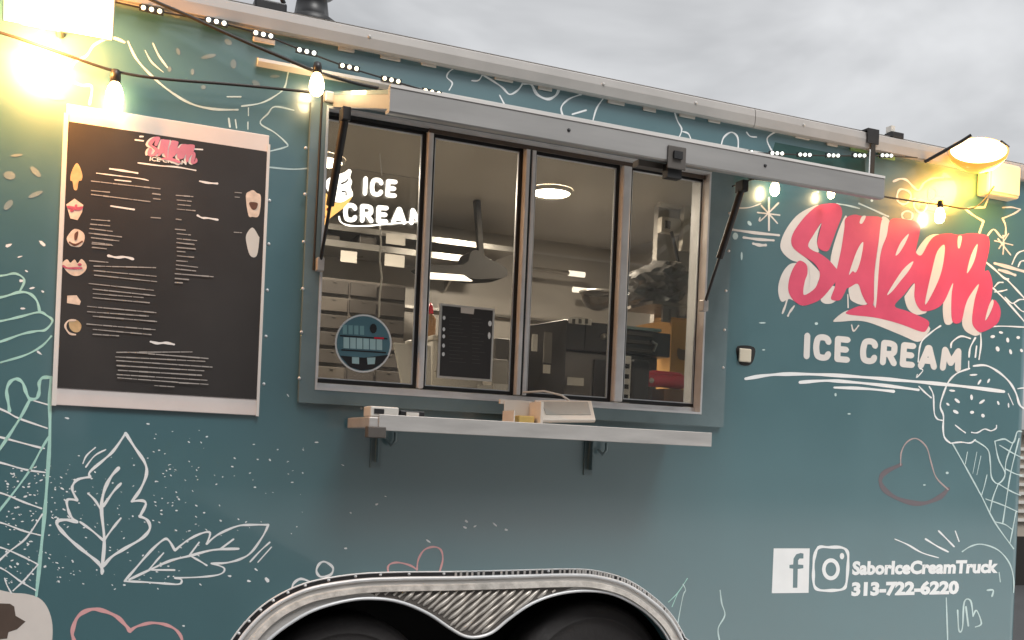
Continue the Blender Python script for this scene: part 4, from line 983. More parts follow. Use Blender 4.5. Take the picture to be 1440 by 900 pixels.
MB().box((fx0 + 0.008, ya - 0.002, fz0 + 0.008), (fx1 - 0.008, ya - 0.0003, fz1 - 0.008)).build('sign_sheet', board_black, WS)
d = Print(ya - 0.003)
for yy in (447, 463, 473, 486, 498): d.dot(624.5 - (yy - 447) * .02, yy, 2, 3)
d.dot(689, 455, 2.6, 4); d.dot(688, 472, 2, 5)
d.build('sign_pictures', white_print, WS)
d = Print(ya - 0.003)
for i in range(13):
    yy = 446 + i * 5.2
    d.stroke([(632, yy), (632 + rt.uniform(14, 26), yy + 1.4)], 0.8, sm=False); d.stroke([(664, yy + 2), (664 + rt.uniform(8, 18), yy + 3)], 0.8, sm=False)
o = d.build('sign_text', mat('dim_text', (0.09, 0.085, 0.08), 0.5), WS)
d = Print(ya - 0.0035); d.poly([(648, 432), (667, 434), (666, 442), (648, 440)], sm=False); d.build('tape', paper, WS)

# illuminated sign hung inside the first pane
NY = 0.12
n0 = W(535, 240, NY)
NS = thing('lit_sign', 'white lit ICE CREAM sign with a cone hanging behind the first pane', 'lit sign', (n0.x, NY, n0.z))
def nprt(name, m, items, y=NY - 0.012):
    d = Print(y)
    for it in items: it(d)
    d.mb.build(name, m, NS)
ax0, ax1 = W(505, 300, NY).x, W(568, 300, NY).x
word('ICE', [(514, 251), (556, 256), (555, 275), (513, 272)], 6.2, neon_white, NS, 'sign_letter', NY - 0.01)
word('CREAM', [(486, 288), (597, 297), (596, 314), (486, 309)], 6.4, neon_white, NS, 'sign_letter', NY - 0.01)
Zs = zz(420, 140, 4.5)
nprt('sign_outline', neon_white, [st(Zs((255, 740), (268, 775), (320, 797), (420, 800), (520, 792), (640, 780), (790, 768)), 2.4)], NY - 0.011)
nprt('sign_swirl', neon_white, [pl(Zs((245, 475), (290, 460), (318, 440), (334, 455), (326, 490), (338, 520), (330, 555), (342, 590), (335, 620), (270, 650), (215, 640), (190, 590), (172, 550), (178, 510), (205, 490)))], NY - 0.010)
nprt('sign_swirl_gap', mat('sign_gap', (0.10, 0.08, 0.06), 0.5), [st(Zs((272, 532), (300, 520), (312, 505)), 3, sm=False), st(Zs((275, 580), (300, 585), (300, 605)), 3, sm=False)], NY - 0.0125)
nprt('sign_cone', neon_orange, [pl(Zs((165, 590), (215, 645), (270, 652), (338, 615), (290, 680), (200, 750), (175, 790), (125, 785), (140, 700)))], NY - 0.0105)
nprt('sign_cone_spot', red_m, [dt(461.5, 294.5, 2.6, 2.6), dt(455.5, 305, 2.4, 2.4)], NY - 0.0135)
bx0, bx1, bz0_, bz1_ = W(500, 300, NY).x, W(598, 300, NY).x, W(535, 312, NY).z, W(535, 243, NY).z
MB().box((bx0 - 0.03, NY, bz0_ - 0.01), (bx1, NY + 0.006, bz1_)).build('acrylic_board', acrylic, NS)
cd = MB().tube([W(534, 316, NY), W(536, 340, NY), W(534, 365, NY), W(537, 390, NY), W(534, 415, NY), W(533, 446, NY)], 0.0035, 8).build('sign_cord', int_white, NS)
MB().tube([W(534, 216, NY), W(537, 247, NY)], 0.002, 6).build('sign_hanger', int_white, NS)

# ------------------------------------------------------------------ inside the trailer
def pbox(px0, py0, px1, py1, y, depth, zpad=None):
    """a box whose front face covers the given photo rectangle at depth y"""
    xm, ym = (px0 + px1) / 2, (py0 + py1) / 2
    x0, x1 = W(px0, ym, y).x, W(px1, ym, y).x
    z0, z1 = W(xm, py1, y).z, W(xm, py0, y).z
    return (x0, y, z0), (x1, y + depth, z1)
def simple(name, label, cat, m, box, bevel=0.004, group=None):
    o = MB().box(*box).build(name, m, None, None, bevel)
    return tag(o, label, cat, group)
def shell(name, label, cat, box, group=None):
    (x0, y0, z0), (x1, y1, z1) = box
    return thing(name, label, cat, ((x0 + x1) / 2, (y0 + y1) / 2, z0), group), x0, y0, z0, x1, y1, z1
# ceiling lamps
for (px, py, lab, pw) in ((775, 267, 'round ceiling lamp glowing in the third pane', 18), (452, 222, 'round ceiling lamp behind the first pane beside the lit sign', 18)):
    q = G(px, py, CEIL)
    cl = thing('ceiling_lamp', lab, 'ceiling lamp', (q.x, q.y, CEIL), 'round lamps on the trailer ceiling')
    MB().lathe((q.x, q.y, CEIL - 0.001), (0, 0, -1), [(0.105, 0), (0.105, 0.014), (0.092, 0.018)], 28).build('lamp_ring', int_white, cl)
    MB().lathe((q.x, q.y, CEIL - 0.001), (0, 0, -1), [(0.0915, 0.012), (0.085, 0.019), (0.05, 0.024), (0, 0.026)], 28).build('lamp_diffuser', lamp_white, cl)
    l_ = bpy.data.lights.new('lamp_light', 'AREA'); l_.shape = 'DISK'; l_.size = 0.16; l_.energy = pw; l_.color = (1.0, 0.89, 0.75)
    lo = bpy.data.objects.new('lamp_light', l_); COL.objects.link(lo); lo.location = (q.x, q.y, CEIL - 0.03); lo.parent = cl; lo.matrix_parent_inverse = Matrix.Translation(-WORLD(cl))
# worktop inside the window
wt = thing('worktop', 'white worktop running along inside the serving window', 'counter', (0, 0.35, 1.0))
zc_ = WZ0 - 0.02
MB().box((IXL + 0.01, 0.11, zc_ - 0.03), (IX1 - 0.005, 0.62, zc_)).build('counter_board', int_white, wt, bevel=0.004)
MB().box((IXL + 0.01, 0.16, 0.95), (IX1 - 0.005, 0.6, zc_ - 0.0305)).build('counter_front', int_mid, wt)
# back cupboards and shelves seen through panes one and two
sh_items = [((446, 322, 592, 327), 'upper steel wall shelf at the top of the back wall'), ((446, 344, 592, 350), 'lower steel wall shelf holding price cards')]
for (r4, lab) in sh_items:
    b = pbox(*r4, 1.7, 0.33)
    s_ = thing('wall_shelf', lab, 'shelf', ((b[0][0] + b[1][0]) / 2, 1.85, b[0][2]), 'steel shelves on the back wall')
    x1 = b[1][0] + (0.55 if r4[1] < 330 else 0.4)
    MB().box((b[0][0] - 0.6, 1.72, b[0][2]), (x1, 2.03, b[1][2])).build('shelf_board', steel, s_)
    MB().box((b[0][0] - 0.6, 1.705, b[0][2] - 0.006), (x1, 1.7195, b[1][2] + 0.004)).build('shelf_lip', steel, s_)
    for xx in (b[0][0] - 0.2, x1 - 0.15):
        MB().hexa([(xx, 2.03, b[0][2] - 0.12), (xx + 0.012, 2.03, b[0][2] - 0.12), (xx + 0.012, 1.8, b[0][2] - 0.002), (xx, 1.8, b[0][2] - 0.002), (xx, 2.034, b[0][2] - 0.12), (xx + 0.012, 2.034, b[0][2] - 0.12), (xx + 0.012, 2.034, b[0][2] - 0.002), (xx, 2.034, b[0][2] - 0.002)]).build('shelf_bracket', steel, s_)
for r4, lab in (((479, 353, 502, 369), 'pale price card hanging at the left of the lower shelf'), ((541, 358, 569, 375), 'pale price card hanging right of the sign cord below the lower shelf'), ((543, 329, 570, 344), 'pale price card standing between the two wall shelves')):
    b = pbox(*r4, 1.69, 0.004); simple('price_card', lab, 'price card', paper, b, 0, 'price cards on the wall shelves')
for i, (r4, m_, lab) in enumerate((((447, 330, 478, 344), int_dark, 'dark box at the left end of the lower wall shelf'), ((506, 326, 530, 344), int_dark, 'dark box beside the sign cord on the lower wall shelf'))):
    b = pbox(*r4, 1.75, 0.2); simple('storage_box', lab, 'box', m_, b, 0.006, 'boxes on the wall shelf')
b = pbox(446, 395, 568, 540, 1.6, 0.42)
CB, x0, y0, z0, x1, y1, z1 = shell('drawer_cabinet', 'brown cabinet of shallow drawers against the back wall', 'cabinet', b)
MB().box((x0 - 0.5, y0, z0 - 0.3), (x1, y1, z1)).build('cabinet_body', int_dark, CB, bevel=0.004)
hh = (z1 - z0) / 6
for k in range(6):
    for j in range(3):
        xa_, xb_ = x0 + (x1 - x0) * j / 3 + 0.006, x0 + (x1 - x0) * (j + 1) / 3 - 0.006
        dr = MB().box((xa_, y0 - 0.018, z0 + hh * k + 0.006), (xb_, y0 - 0.0005, z0 + hh * (k + 1) - 0.012)).build('drawer', mat('umber_panel', (0.05, 0.043, 0.038), 0.55, var=0.1) if (k + j) % 4 else mat('umber_pale', (0.085, 0.073, 0.062), 0.55, var=0.1), CB, bevel=0.003)
        MB().box((xa_ + 0.06, y0 - 0.024, z0 + hh * (k + 0.72)), (xb_ - 0.06, y0 - 0.0185, z0 + hh * (k + 0.76))).build('drawer_handle', int_dark, dr)
# equipment on the worktop, left to right
b = pbox(556, 482, 588, 540, 0.3, 0.02)
DS = thing('till_display', 'white till display leaning beside the round sticker', 'display', ((b[0][0] + b[1][0]) / 2, 0.3, zc_))
(x0, y0, z0), (x1, y1, z1) = b
MB().hexa([(x0 + 0.05, y0, zc_ + 0.001), (x1 + 0.06, y0, zc_ + 0.001), (x1 + 0.06, y0 + 0.02, zc_ + 0.001), (x0 + 0.05, y0 + 0.02, zc_ + 0.001), (x0, y0 + 0.03, z1), (x1 + 0.06, y0 + 0.03, z1), (x1 + 0.06, y0 + 0.05, z1), (x0, y0 + 0.05, z1)]).build('display_back', int_white, DS, bevel=0.003)
MB().lathe((x1, y0 + 0.04, z1 + 0.001), (0, 0, 1), [(0.04, 0), (0.042, 0.008), (0.03, 0.014), (0, 0.016)], 16).build('display_cap', int_white, DS)
b = pbox(445, 521, 552, 541, 0.2, 0.16)
tag(MB().box((b[0][0], 0.2, zc_ + 0.001), (b[1][0], 0.4, zc_ + 0.012)).build('serving_tray', int_white, None, None, 0.003), 'flat white tray on the worktop below the round sticker', 'tray')
q = W(467, 494, 0.5); zq = zc_ + 0.001
b = pbox(600, 420, 724, 545, 0.5, 0.02)
CR_ = thing('freezer_box', 'white chest freezer seen behind the framed window menu', 'freezer', ((b[0][0] + b[1][0]) / 2, 0.75, zc_))
zf = W(655, 485, 0.5).z
MB().box((b[0][0], 0.42, zc_ + 0.001), (b[1][0], 0.6, zf)).build('freezer_body', int_white, CR_, bevel=0.006)
MB().box((b[0][0] - 0.004, 0.415, zf + 0.001), (b[1][0] + 0.004, 0.604, zf + 0.02)).build('freezer_lid', mat('lid_cream', (0.6, 0.55, 0.48), 0.4, var=0.06), CR_, bevel=0.005)
zl = zc_ + (zf - zc_) * 0.55
MB().box((b[0][0] + 0.01, 0.418, zl - 0.003), (b[1][0] - 0.01, 0.4195, zl)).build('freezer_seam', int_dark, CR_)
b = pbox(598, 434, 616, 482, 0.55, 0.02)
jz = zf + 0.021
JR = thing('sauce_bottle', 'red capped sauce bottle on the freezer left of the framed menu', 'bottle', (W(604, 470, 0.5).x, 0.5, jz))
jx = W(604, 470, 0.5).x
MB().lathe((jx, 0.5, jz), (0, 0, 1), [(0, 0), (0.022, 0), (0.024, 0.006), (0.024, 0.07), (0.012, 0.09)], 14).build('bottle_body', mat('amber_sauce', (0.45, 0.25, 0.12), 0.3, coat=0.3, var=0.1), JR)
MB().lathe((jx, 0.5, jz), (0, 0, 1), [(0.0125, 0.0905), (0.012, 0.11), (0.004, 0.135), (0, 0.136)], 14).build('bottle_cap', red_m, JR)
for r4, lab in (((672, 541, 692, 555), 'small printed paper propped at the lower left of the framed menu corner'), ((694, 540, 714, 556), 'small printed paper propped beside the centre post')):
    b = pbox(*r4, 0.115, 0.003); simple('paper_slip', lab, 'paper', paper, (b[0], b[1]), 0, 'papers behind the second pane')
b = pbox(694, 505, 716, 541, 0.13, 0.03)
simple('napkin_box', 'grey napkin box standing by the centre post', 'box', mat('grey_card', (0.42, 0.39, 0.35), 0.6, var=0.15), ((b[0][0], 0.14, zc_ + 0.001), (b[1][0], 0.24, b[1][2])), 0.004)
b = pbox(696, 476, 716, 506, 0.3, 0.05)
simple('coin_box', 'dark box behind the napkin box at the centre post', 'box', int_dark, ((b[0][0], 0.3, zc_ + 0.001), (b[1][0] + 0.03, 0.4, b[1][2])), 0.004)
# hood with a light strip under it
HD = thing('extractor_hood', 'dark extractor hood hanging from the ceiling behind the second pane', 'extractor hood', (0.35, 1.5, CEIL))
Hy = 1.35
hpts = [(596, 372), (652, 372), (662, 355), (672, 352), (688, 364), (708, 374), (714, 382), (710, 390), (690, 392), (668, 392), (640, 386), (600, 380)]
hp3 = [wz(p, Hy) for p in smooth(hpts, True, 3)]
MB().plate([hp3], lambda p, k: (p[0], Hy + 0.16 * k, p[1]), True).build('hood_shell', MATS.get('sooty_black') or mat('sooty_black', (0.008, 0.007, 0.006), 0.9), HD)
x_, z_ = wz((676, 354), Hy)
MB().hexa([(x_ + 0.0, Hy + 0.02, z_ - 0.01), (x_ + 0.028, Hy + 0.02, z_ - 0.02), (x_ + 0.028, Hy + 0.05, z_ - 0.02), (x_ + 0.0, Hy + 0.05, z_ - 0.01), (x_ - 0.03, Hy + 0.02, CEIL - 0.002), (x_ - 0.005, Hy + 0.02, CEIL - 0.002), (x_ - 0.005, Hy + 0.06, CEIL - 0.002), (x_ - 0.03, Hy + 0.06, CEIL - 0.002)]).build('hood_duct', mat('sooty_black', (0.008, 0.007, 0.006), 0.9), HD)
a, b2 = wz((600, 386), Hy - 0.02), wz((664, 392), Hy - 0.02)
MB().hexa([(a[0], Hy - 0.03, a[1] - 0.02), (b2[0], Hy - 0.03, b2[1] - 0.012), (b2[0], Hy - 0.002, b2[1] - 0.012), (a[0], Hy - 0.002, a[1] - 0.02), (a[0], Hy - 0.03, a[1] + 0.01), (b2[0] - 0.05, Hy - 0.03, b2[1] + 0.012), (b2[0] - 0.05, Hy - 0.002, b2[1] + 0.012), (a[0], Hy - 0.002, a[1] + 0.01)]).build('hood_light', mat('tube_glow', (0.9, 0.85, 0.75), 0.4, emit=(1, 0.9, 0.75), es=1.1), HD)
# light tubes on the back wall in pane three
for (p, q, lab) in (((742, 377), (822, 381), 'upper slim light tube on the back wall behind the third pane'), ((806, 407), (858, 411), 'lower slim light tube on the back wall behind the third pane')):
    u, v = W(*p, 1.9), W(*q, 1.9)
    v.z = u.z; 
    tb = thing('light_tube', lab, 'light tube', ((u.x + v.x) / 2, 1.9, u.z), 'light tubes on the back wall')
    lit = u.lerp(v, 0.72) if p[0] < 800 else u
    end = v if p[0] < 800 else u.lerp(v, 0.4)
    MB().tube([u, v], 0.012, 10).build('tube_rail', steel, tb)
    MB().tube([lit, end], 0.0165, 10).build('tube_lamp', MATS['tube_glow'], tb)
# soft serve machine
mxl, mxr = W(742, 500, 0.45).x, W(862, 500, 0.45).x
ztm = W(800, 450, 0.45).z
SM = thing('soft_serve_machine', 'dark grey soft serve machine filling the third pane', 'ice cream machine', ((mxl + mxr) / 2, 0.6, zc_))
xm_ = W(793, 500, 0.45).x
MB().hexa([(mxl + 0.02, 0.55, zc_ + 0.001), (xm_, 0.43, zc_ + 0.001), (xm_, 0.6, zc_ + 0.001), (mxl + 0.02, 0.6, zc_ + 0.001), (mxl - 0.02, 0.55, ztm - 0.04), (xm_, 0.43, ztm), (xm_, 0.6, ztm), (mxl - 0.02, 0.6, ztm - 0.04)]).build('side_panel', mat('machine_side', (0.09, 0.082, 0.08), 0.4, metal=0.2, var=0.15), SM, bevel=0.004)
mdark = mat('machine_dark', (0.075, 0.07, 0.072), 0.35, metal=0.2, var=0.15)
MB().box((xm_ + 0.002, 0.44, W(800, 492, 0.45).z), (mxr, 0.6, ztm)).build('upper_body', mdark, SM, bevel=0.006)
MB().box((xm_ + 0.002, 0.46, zc_ + 0.001), (mxr, 0.6, W(800, 493, 0.45).z)).build('lower_body', mat('machine_grey', (0.24, 0.22, 0.21), 0.35, metal=0.3, var=0.12), SM, bevel=0.006)
MB().box((W(835, 520, 0.45).x, 0.448, zc_ + 0.02), (mxr - 0.003, 0.459, W(835, 505, 0.45).z)).build('front_door', mdark, SM, bevel=0.003)
b = pbox(800, 447, 832, 456, 0.437, 0.004); MB().box(*b).build('machine_label', paper, SM)
for i in range(3):
    b = pbox(805 + i * 9, 448.5, 809 + i * 9, 455, 0.4345, 0.002); MB().box(*b).build('label_mark', int_dark, SM)
mbx = pbox(823, 452, 824, 490, 0.436, 0.003); MB().box(*mbx).build('body_seam', black_paint, SM)
for r4, nm in (((748, 470, 756, 494), 'side_label'), ((764, 513, 774, 525), 'side_label'), ((798, 531, 821, 542), 'front_label')):
    b = pbox(*r4, 0.425, 0.003); MB().box(*b).build(nm, paper, SM)
b = pbox(765, 467, 776, 510, 0.424, 0.006); MB().box(*b).build('side_vent', int_mid, SM)
MB().lathe((W(851, 473, 0.42).x, 0.44, W(851, 473, 0.42).z), (0, -1, 0), [(0.013, 0), (0.013, 0.02), (0, 0.024)], 12).build('lock', steel, SM)
# black wedge tray below the machine
w0, w1 = W(778, 548, 0.2).x, W(858, 548, 0.2).x
DT = MB().hexa([(w0 + 0.03, 0.18, zc_ + 0.001), (w1, 0.18, zc_ + 0.001), (w1, 0.36, zc_ + 0.001), (w0, 0.36, zc_ + 0.001), (w0 + 0.05, 0.19, zc_ + 0.028), (w1 - 0.01, 0.19, zc_ + 0.028), (w1 - 0.01, 0.35, zc_ + 0.045), (w0 + 0.07, 0.35, zc_ + 0.045)]).build('drip_tray', black_paint, None, None, 0.004)
tag(DT, 'black wedge shaped drip tray in front of the soft serve machine', 'tray')
# clear domed lid hanging in pane three
DMx = W(842, 413, 1.0)
DM = thing('domed_lid', 'clear domed lid hanging behind the right of the third pane', 'lid', (DMx.x, 1.0, DMx.z))
MB().lathe((DMx.x, 1.0, DMx.z), (0, 0, -1), [(0.085, 0), (0.082, 0.03), (0.06, 0.065), (0.03, 0.08), (0, 0.084)], 20).build('dome', smoke_poly, DM)
MB().lathe((DMx.x, 1.0, DMx.z), (0, 0, 1), [(0.095, 0), (0.097, 0.008), (0.08, 0.012), (0.02, 0.014)], 20).build('dome_rim', steel, DM)
# pane four: fuse boxes on the partition, bag, shelf units, carton, red gadget
MB().box((W(926, 300, 0.96).x, 0.96, 0.6), (IX1 - 0.002, 1.0, CEIL - 0.002)).build('wall_return', int_wall, T)
ivory = mat('ivory_plastic', (0.66, 0.61, 0.53), 0.45, var=0.06)
for r4, lab, n_ in (((929, 271, 960, 291), 'small ivory switch box on the end wall high in the fourth pane', 2), ((930, 306, 958, 328), 'small ivory socket box with a black lead on the end wall', 1), ((961, 276, 987, 354), 'tall ivory fuse panel at the right of the fourth pane', 3)):
    b = pbox(*r4, 0.92, 0.039)
    (x0, y0, z0), (x1, y1, z1) = b
    f_ = thing('electrical_box', lab, 'electrical box', ((x0 + x1) / 2, 0.96, z0), 'electrical boxes on the end wall')
    MB().box(*b).build('box_cover', ivory, f_, bevel=0.004)
    lx_, lz = x1 - x0, z1 - z0
    for i in range(n_):
        if n_ == 3:
            xx0, xx1 = x0 + lx_ * 0.35, x0 + lx_ * 0.68; zz0 = z0 + lz * (0.45 + 0.18 * i); zz1 = zz0 + lz * 0.06
        else:
            xx0 = x0 + lx_ * (0.15 + 0.42 * i); xx1 = xx0 + lx_ * 0.28; zz0, zz1 = z0 + lz * 0.25, z0 + lz * 0.75
        MB().box((xx0, y0 - 0.006, zz0), (xx1, y0 - 0.0003, zz1)).build('switch', int_dark, f_)
tag(MB().tube([W(944, 326, 0.91), W(949, 345, 0.93), W(953, 365, 0.94), W(957, 384, 0.94)], 0.008, 8).build('power_lead', wire_m), 'black lead hanging from the socket box on the end wall', 'cable')
# crumpled clear bag
rb = random.Random(11)
bc = W(925, 400, 0.75)
BG = thing('plastic_bag', 'crumpled grey clear plastic bag heaped high in the fourth pane', 'bag', (bc.x, 0.75, bc.z - 0.1))
bm = bmesh.new(); bmesh.ops.create_icosphere(bm, subdivisions=4, radius=1)
from mathutils import noise
for v in bm.verts:
    c = v.co.copy(); k = 1 + 0.35 * noise.noise(c * 1.6) + 0.22 * abs(noise.noise(c * 4.1)) + 0.08 * noise.noise(c * 11)
    v.co = Vector((bc.x + c.x * 0.17 * k, 0.75 + c.y * 0.13 * k, bc.z + (c.z * 0.095 + c.x * 0.03) * k))
me = bpy.data.meshes.new('bag_film'); bm.to_mesh(me); bm.free()
me.materials.append(mat('bag_film', (0.13, 0.125, 0.12), 0.3, coat=0.6, var=0.35, vscale=14))
o = bpy.data.objects.new('bag_film', me); COL.objects.link(o); o.parent = BG; o.matrix_parent_inverse = Matrix.Translation(-WORLD(BG))
# wall rack that carries the bag
rk = thing('wire_rack', 'dark rack under the plastic bag in the fourth pane', 'rack', (bc.x, 0.75, bc.z - 0.14))
MB().box((bc.x - 0.1, 0.62, bc.z - 0.115), (IX1 - 0.003, 0.92, bc.z - 0.1)).build('rack_board', int_mid, rk)
b = pbox(934, 432, 984, 450, 0.62, 0.02)
MB().box((b[0][0], 0.63, bc.z - 0.19), (IX1 - 0.003, 0.645, bc.z - 0.1155)).build('rack_front', int_mid, rk)
for i in range(9):
    xx = b[0][0] + 0.03 + i * 0.045
    if xx < IX1 - 0.02:
        MB().box((xx, 0.622, bc.z - 0.18), (xx + 0.008, 0.6295, bc.z - 0.13)).build('rack_slot', int_dark, rk)
# dark shelf unit with stacked trays
b = pbox(872, 466, 943, 500, 0.42, 0.3)
SU = thing('tray_unit', 'black unit of stacked trays at the left of the fourth pane', 'shelf unit', ((b[0][0] + b[1][0]) / 2, 0.75, zc_))
(x0, y0, z0), (x1, y1, z1) = b
MB().box((x0, 0.42, z0), (x1, 0.6, z1)).build('unit_body', mdark, SU, bevel=0.004)
MB().box((x0, 0.40, z1 + 0.001), (x1 - 0.06, 0.6, z1 + 0.014)).build('unit_top', steel, SU, bevel=0.002)
for i in range(3):
    MB().box((x0 + 0.01, 0.405, z0 + 0.01 + (z1 - z0) * i / 3), (x1 - 0.1, 0.4195, z0 + (z1 - z0) * (i + 0.75) / 3)).build('tray', int_dark, SU, bevel=0.003)
MB().tube([(x1 - 0.09, 0.41, z0 + 0.02), (x1 - 0.085, 0.395, z0 + 0.05), (x1 - 0.11, 0.395, z0 + 0.06)], 0.006, 8).build('tray_hook', steel, SU)
MB().box((x0, 0.43, zc_ + 0.001), (x0 + 0.13, 0.6, z0 - 0.001)).build('unit_leg', mdark, SU, bevel=0.004)
MB().box((x1 - 0.12, 0.46, zc_ + 0.001), (x1 - 0.04, 0.6, z0 - 0.001)).build('unit_leg', int_dark, SU)
b = pbox(942, 450, 985, 572, 0.62, 0.3)
CT = thing('cardboard_carton', 'orange brown cardboard carton at the right of the fourth pane', 'carton', ((b[0][0] + b[1][0]) / 2, 0.78, zc_))
(x0, y0, z0), (x1, y1, z1) = b
MB().box((x0, 0.62, zc_ + 0.001), (IX1 - 0.05, 0.95, z1)).build('carton_body', cardboard, CT, bevel=0.004)
MB().hexa([(x0, 0.615, z1 + 0.001), (IX1 - 0.05, 0.615, z1 + 0.001), (IX1 - 0.05, 0.78, z1 + 0.001), (x0, 0.78, z1 + 0.001), (x0, 0.612, z1 + 0.005), (IX1 - 0.05, 0.612, z1 + 0.005), (IX1 - 0.05, 0.775, z1 + 0.02), (x0, 0.775, z1 + 0.02)]).build('carton_flap', cardboard, CT)
b2_ = pbox(952, 490, 976, 506, 0.6, 0.004)
d = Print(0.613); d.poly([(953, 490), (962, 492), (972, 487), (977, 497), (974, 506), (955, 505)]); d.mb.build('carton_print', mat('brown_ink', (0.2, 0.13, 0.07), 0.7, var=0.2), CT)
b = pbox(930, 548, 975, 570, 0.32, 0.1)
simple('wooden_tray', 'low brown tray on the worktop below the red hand mixer', 'tray', mat('brown_board', (0.2, 0.09, 0.04), 0.6, var=0.15), ((b[0][0], 0.3, zc_ + 0.001), (b[1][0], 0.4, b[1][2])), 0.004)
zr = b[1][2] + 0.001
RM = thing('hand_mixer', 'bright red hand mixer lying in the fourth pane', 'mixer', ((b[0][0] + b[1][0]) / 2, 0.35, zr))
ra, rb_ = W(906, 536, 0.33), W(968, 540, 0.33)
MB().tube([(ra.x, 0.35, zr + 0.032), (ra.x + 0.02, 0.35, zr + 0.034), (ra.x + 0.1, 0.35, zr + 0.034), (rb_.x - 0.03, 0.35, zr + 0.032), (rb_.x, 0.35, zr + 0.03)], [0.02, 0.03, 0.028, 0.03, 0.018], 14).build('mixer_body', red_m, RM)
MB().tube([(ra.x + 0.01, 0.345, zr + 0.055), (ra.x + 0.05, 0.345, zr + 0.068), (rb_.x - 0.04, 0.345, zr + 0.066), (rb_.x - 0.01, 0.345, zr + 0.05)], 0.009, 10).build('mixer_handle', red_m, RM)
MB().lathe((ra.x + 0.03, 0.322, zr + 0.03), (0, -1, 0), [(0.012, 0), (0.01, 0.006), (0, 0.008)], 12).build('mixer_dial', ivory, RM)
b = pbox(869, 500, 887, 566, 0.14, 0.02)
PS = thing('power_strip', 'upright white power strip with dark sockets at the left of the fourth pane', 'power strip', ((b[0][0] + b[1][0]) / 2, 0.15, zc_))
MB().box((b[0][0], 0.14, zc_ + 0.001), (b[1][0], 0.165, b[1][2])).build('strip_body', int_white, PS, bevel=0.003)
for i in range(5):
    zq = zc_ + 0.03 + i * (b[1][2] - zc_ - 0.04) / 5
    MB().box((b[0][0] + 0.012, 0.1365, zq), (b[1][0] - 0.01, 0.1397, zq + 0.018)).build('socket', black_paint, PS)
b = pbox(889, 506, 914, 566, 0.28, 0.1)
simple('black_canister', 'black appliance beside the white power strip', 'appliance', black_paint, ((b[0][0], 0.28, zc_ + 0.001), (b[1][0], 0.38, b[1][2])), 0.012)

# ------------------------------------------------------------------ lights on the trailer
# flood lamp, upper left
FLY = -0.22
f0 = W(80, 0, FLY)
FLD = thing('flood_lamp', 'large warm flood lamp glaring over the menu board at the upper left', 'flood lamp', (f0.x, FLY, f0.z), 'warm flood lamps on the trailer')
fa, fb, fc, fe = W(4, 30, FLY), W(164, 26, FLY), W(164, -40, FLY - 0.05), W(4, -40, FLY - 0.05)
fb.z = fa.z; fc.z = fe.z; fb.x = fc.x; fa.x = fe.x
fn = (fb - fa).cross(fe - fa).normalized()
if fn.y > 0: fn = -fn
def fq(u, v, d_): return fa.lerp(fb, u).lerp(fe.lerp(fc, u), v) + fn * d_
def fslab(u0, u1, v0, v1, d0, d1): return MB().hexa([fq(u0, v0, d0), fq(u1, v0, d0), fq(u1, v1, d0), fq(u0, v1, d0), fq(u0, v0, d1), fq(u1, v0, d1), fq(u1, v1, d1), fq(u0, v1, d1)])
fslab(0, 1, 0, 1, -0.05, -0.004).build('lamp_housing', mat('lamp_housing', (0.5, 0.45, 0.38), 0.4, var=0.1), FLD, bevel=0.006)
fslab(0.015, 0.985, 0.03, 0.97, -0.0035, 0.003).build('lamp_lens', flood_m, FLD)
MB().tube([fq(0.5, 0.5, -0.05), (fq(0.5, 0.5, 0).x, -0.02, fq(0.5, 0.6, 0).z), (fq(0.5, 0.5, 0).x, 0.0, fq(0.5, 0.6, 0).z)], 0.014, 10).build('lamp_arm', black_paint, FLD)
lamp('lamp_light', (W(58, 30, -0.12).x, -0.125, fa.z + 0.0), 27.0, (1.0, 0.43, 0.11), 0.06, FLD)
# flood lamp, upper right
FRY = -0.16
c0 = W(1376, 212, FRY)
FRD = thing('flood_lamp', 'round warm flood lamp on an arm above the right end of the logo', 'flood lamp', (c0.x, FRY, c0.z), 'warm flood lamps on the trailer')
ax = (ray(1376, 212) * -1).normalized()
ax = (ax + Vector((0.15, 0, 1.15))).normalized()
MB().lathe(c0, ax, [(0.0, -0.085), (0.05, -0.08), (0.09, -0.055), (0.115, -0.02), (0.12, 0.0), (0.112, 0.004)], 28).build('lamp_bowl', amber, FRD)
MB().lathe(c0, ax, [(0.111, 0.002), (0.08, 0.012), (0.04, 0.018), (0, 0.02)], 28).build('lamp_lens', flood_m, FRD)
MB().tube([W(1300, 228, -0.03), W(1325, 214, -0.08), W(1352, 199, -0.17), W(1366, 190, -0.2)], 0.008, 8).build('lamp_arm', black_paint, FRD)
MB().tube([W(1402, 225, -0.16), W(1418, 206, -0.2), W(1408, 199, -0.22)], 0.006, 8).build('lamp_yoke', black_paint, FRD)
MB().tube([c0 - ax * 0.08, W(1394, 245, -0.03), W(1402, 262, -0.01)], 0.007, 8).build('lamp_cable', wire_m, FRD)
lamp('lamp_light', W(1402, 246, -0.17), 14.0, (1.0, 0.48, 0.07), 0.1, FRD)
jb = pbox(1392, 228, 1437, 276, -0.075, 0.074)
JB = thing('junction_box', 'pale junction box lit yellow beside the round flood lamp', 'junction box', ((jb[0][0] + jb[1][0]) / 2, -0.03, jb[0][2]))
jbx1 = min(jb[1][0], XR - 0.01)
MB().box((jb[0][0], -0.07, jb[0][2]), (jbx1, -0.0005, jb[1][2])).build('box_body', mat('pale_cream', (0.72, 0.66, 0.5), 0.45, var=0.05), JB, bevel=0.012)
MB().box((jb[0][0] + 0.01, -0.076, jb[0][2] + 0.012), (jbx1 - 0.01, -0.0703, jb[1][2] - 0.012)).build('box_cover', MATS['pale_cream'], JB, bevel=0.004)

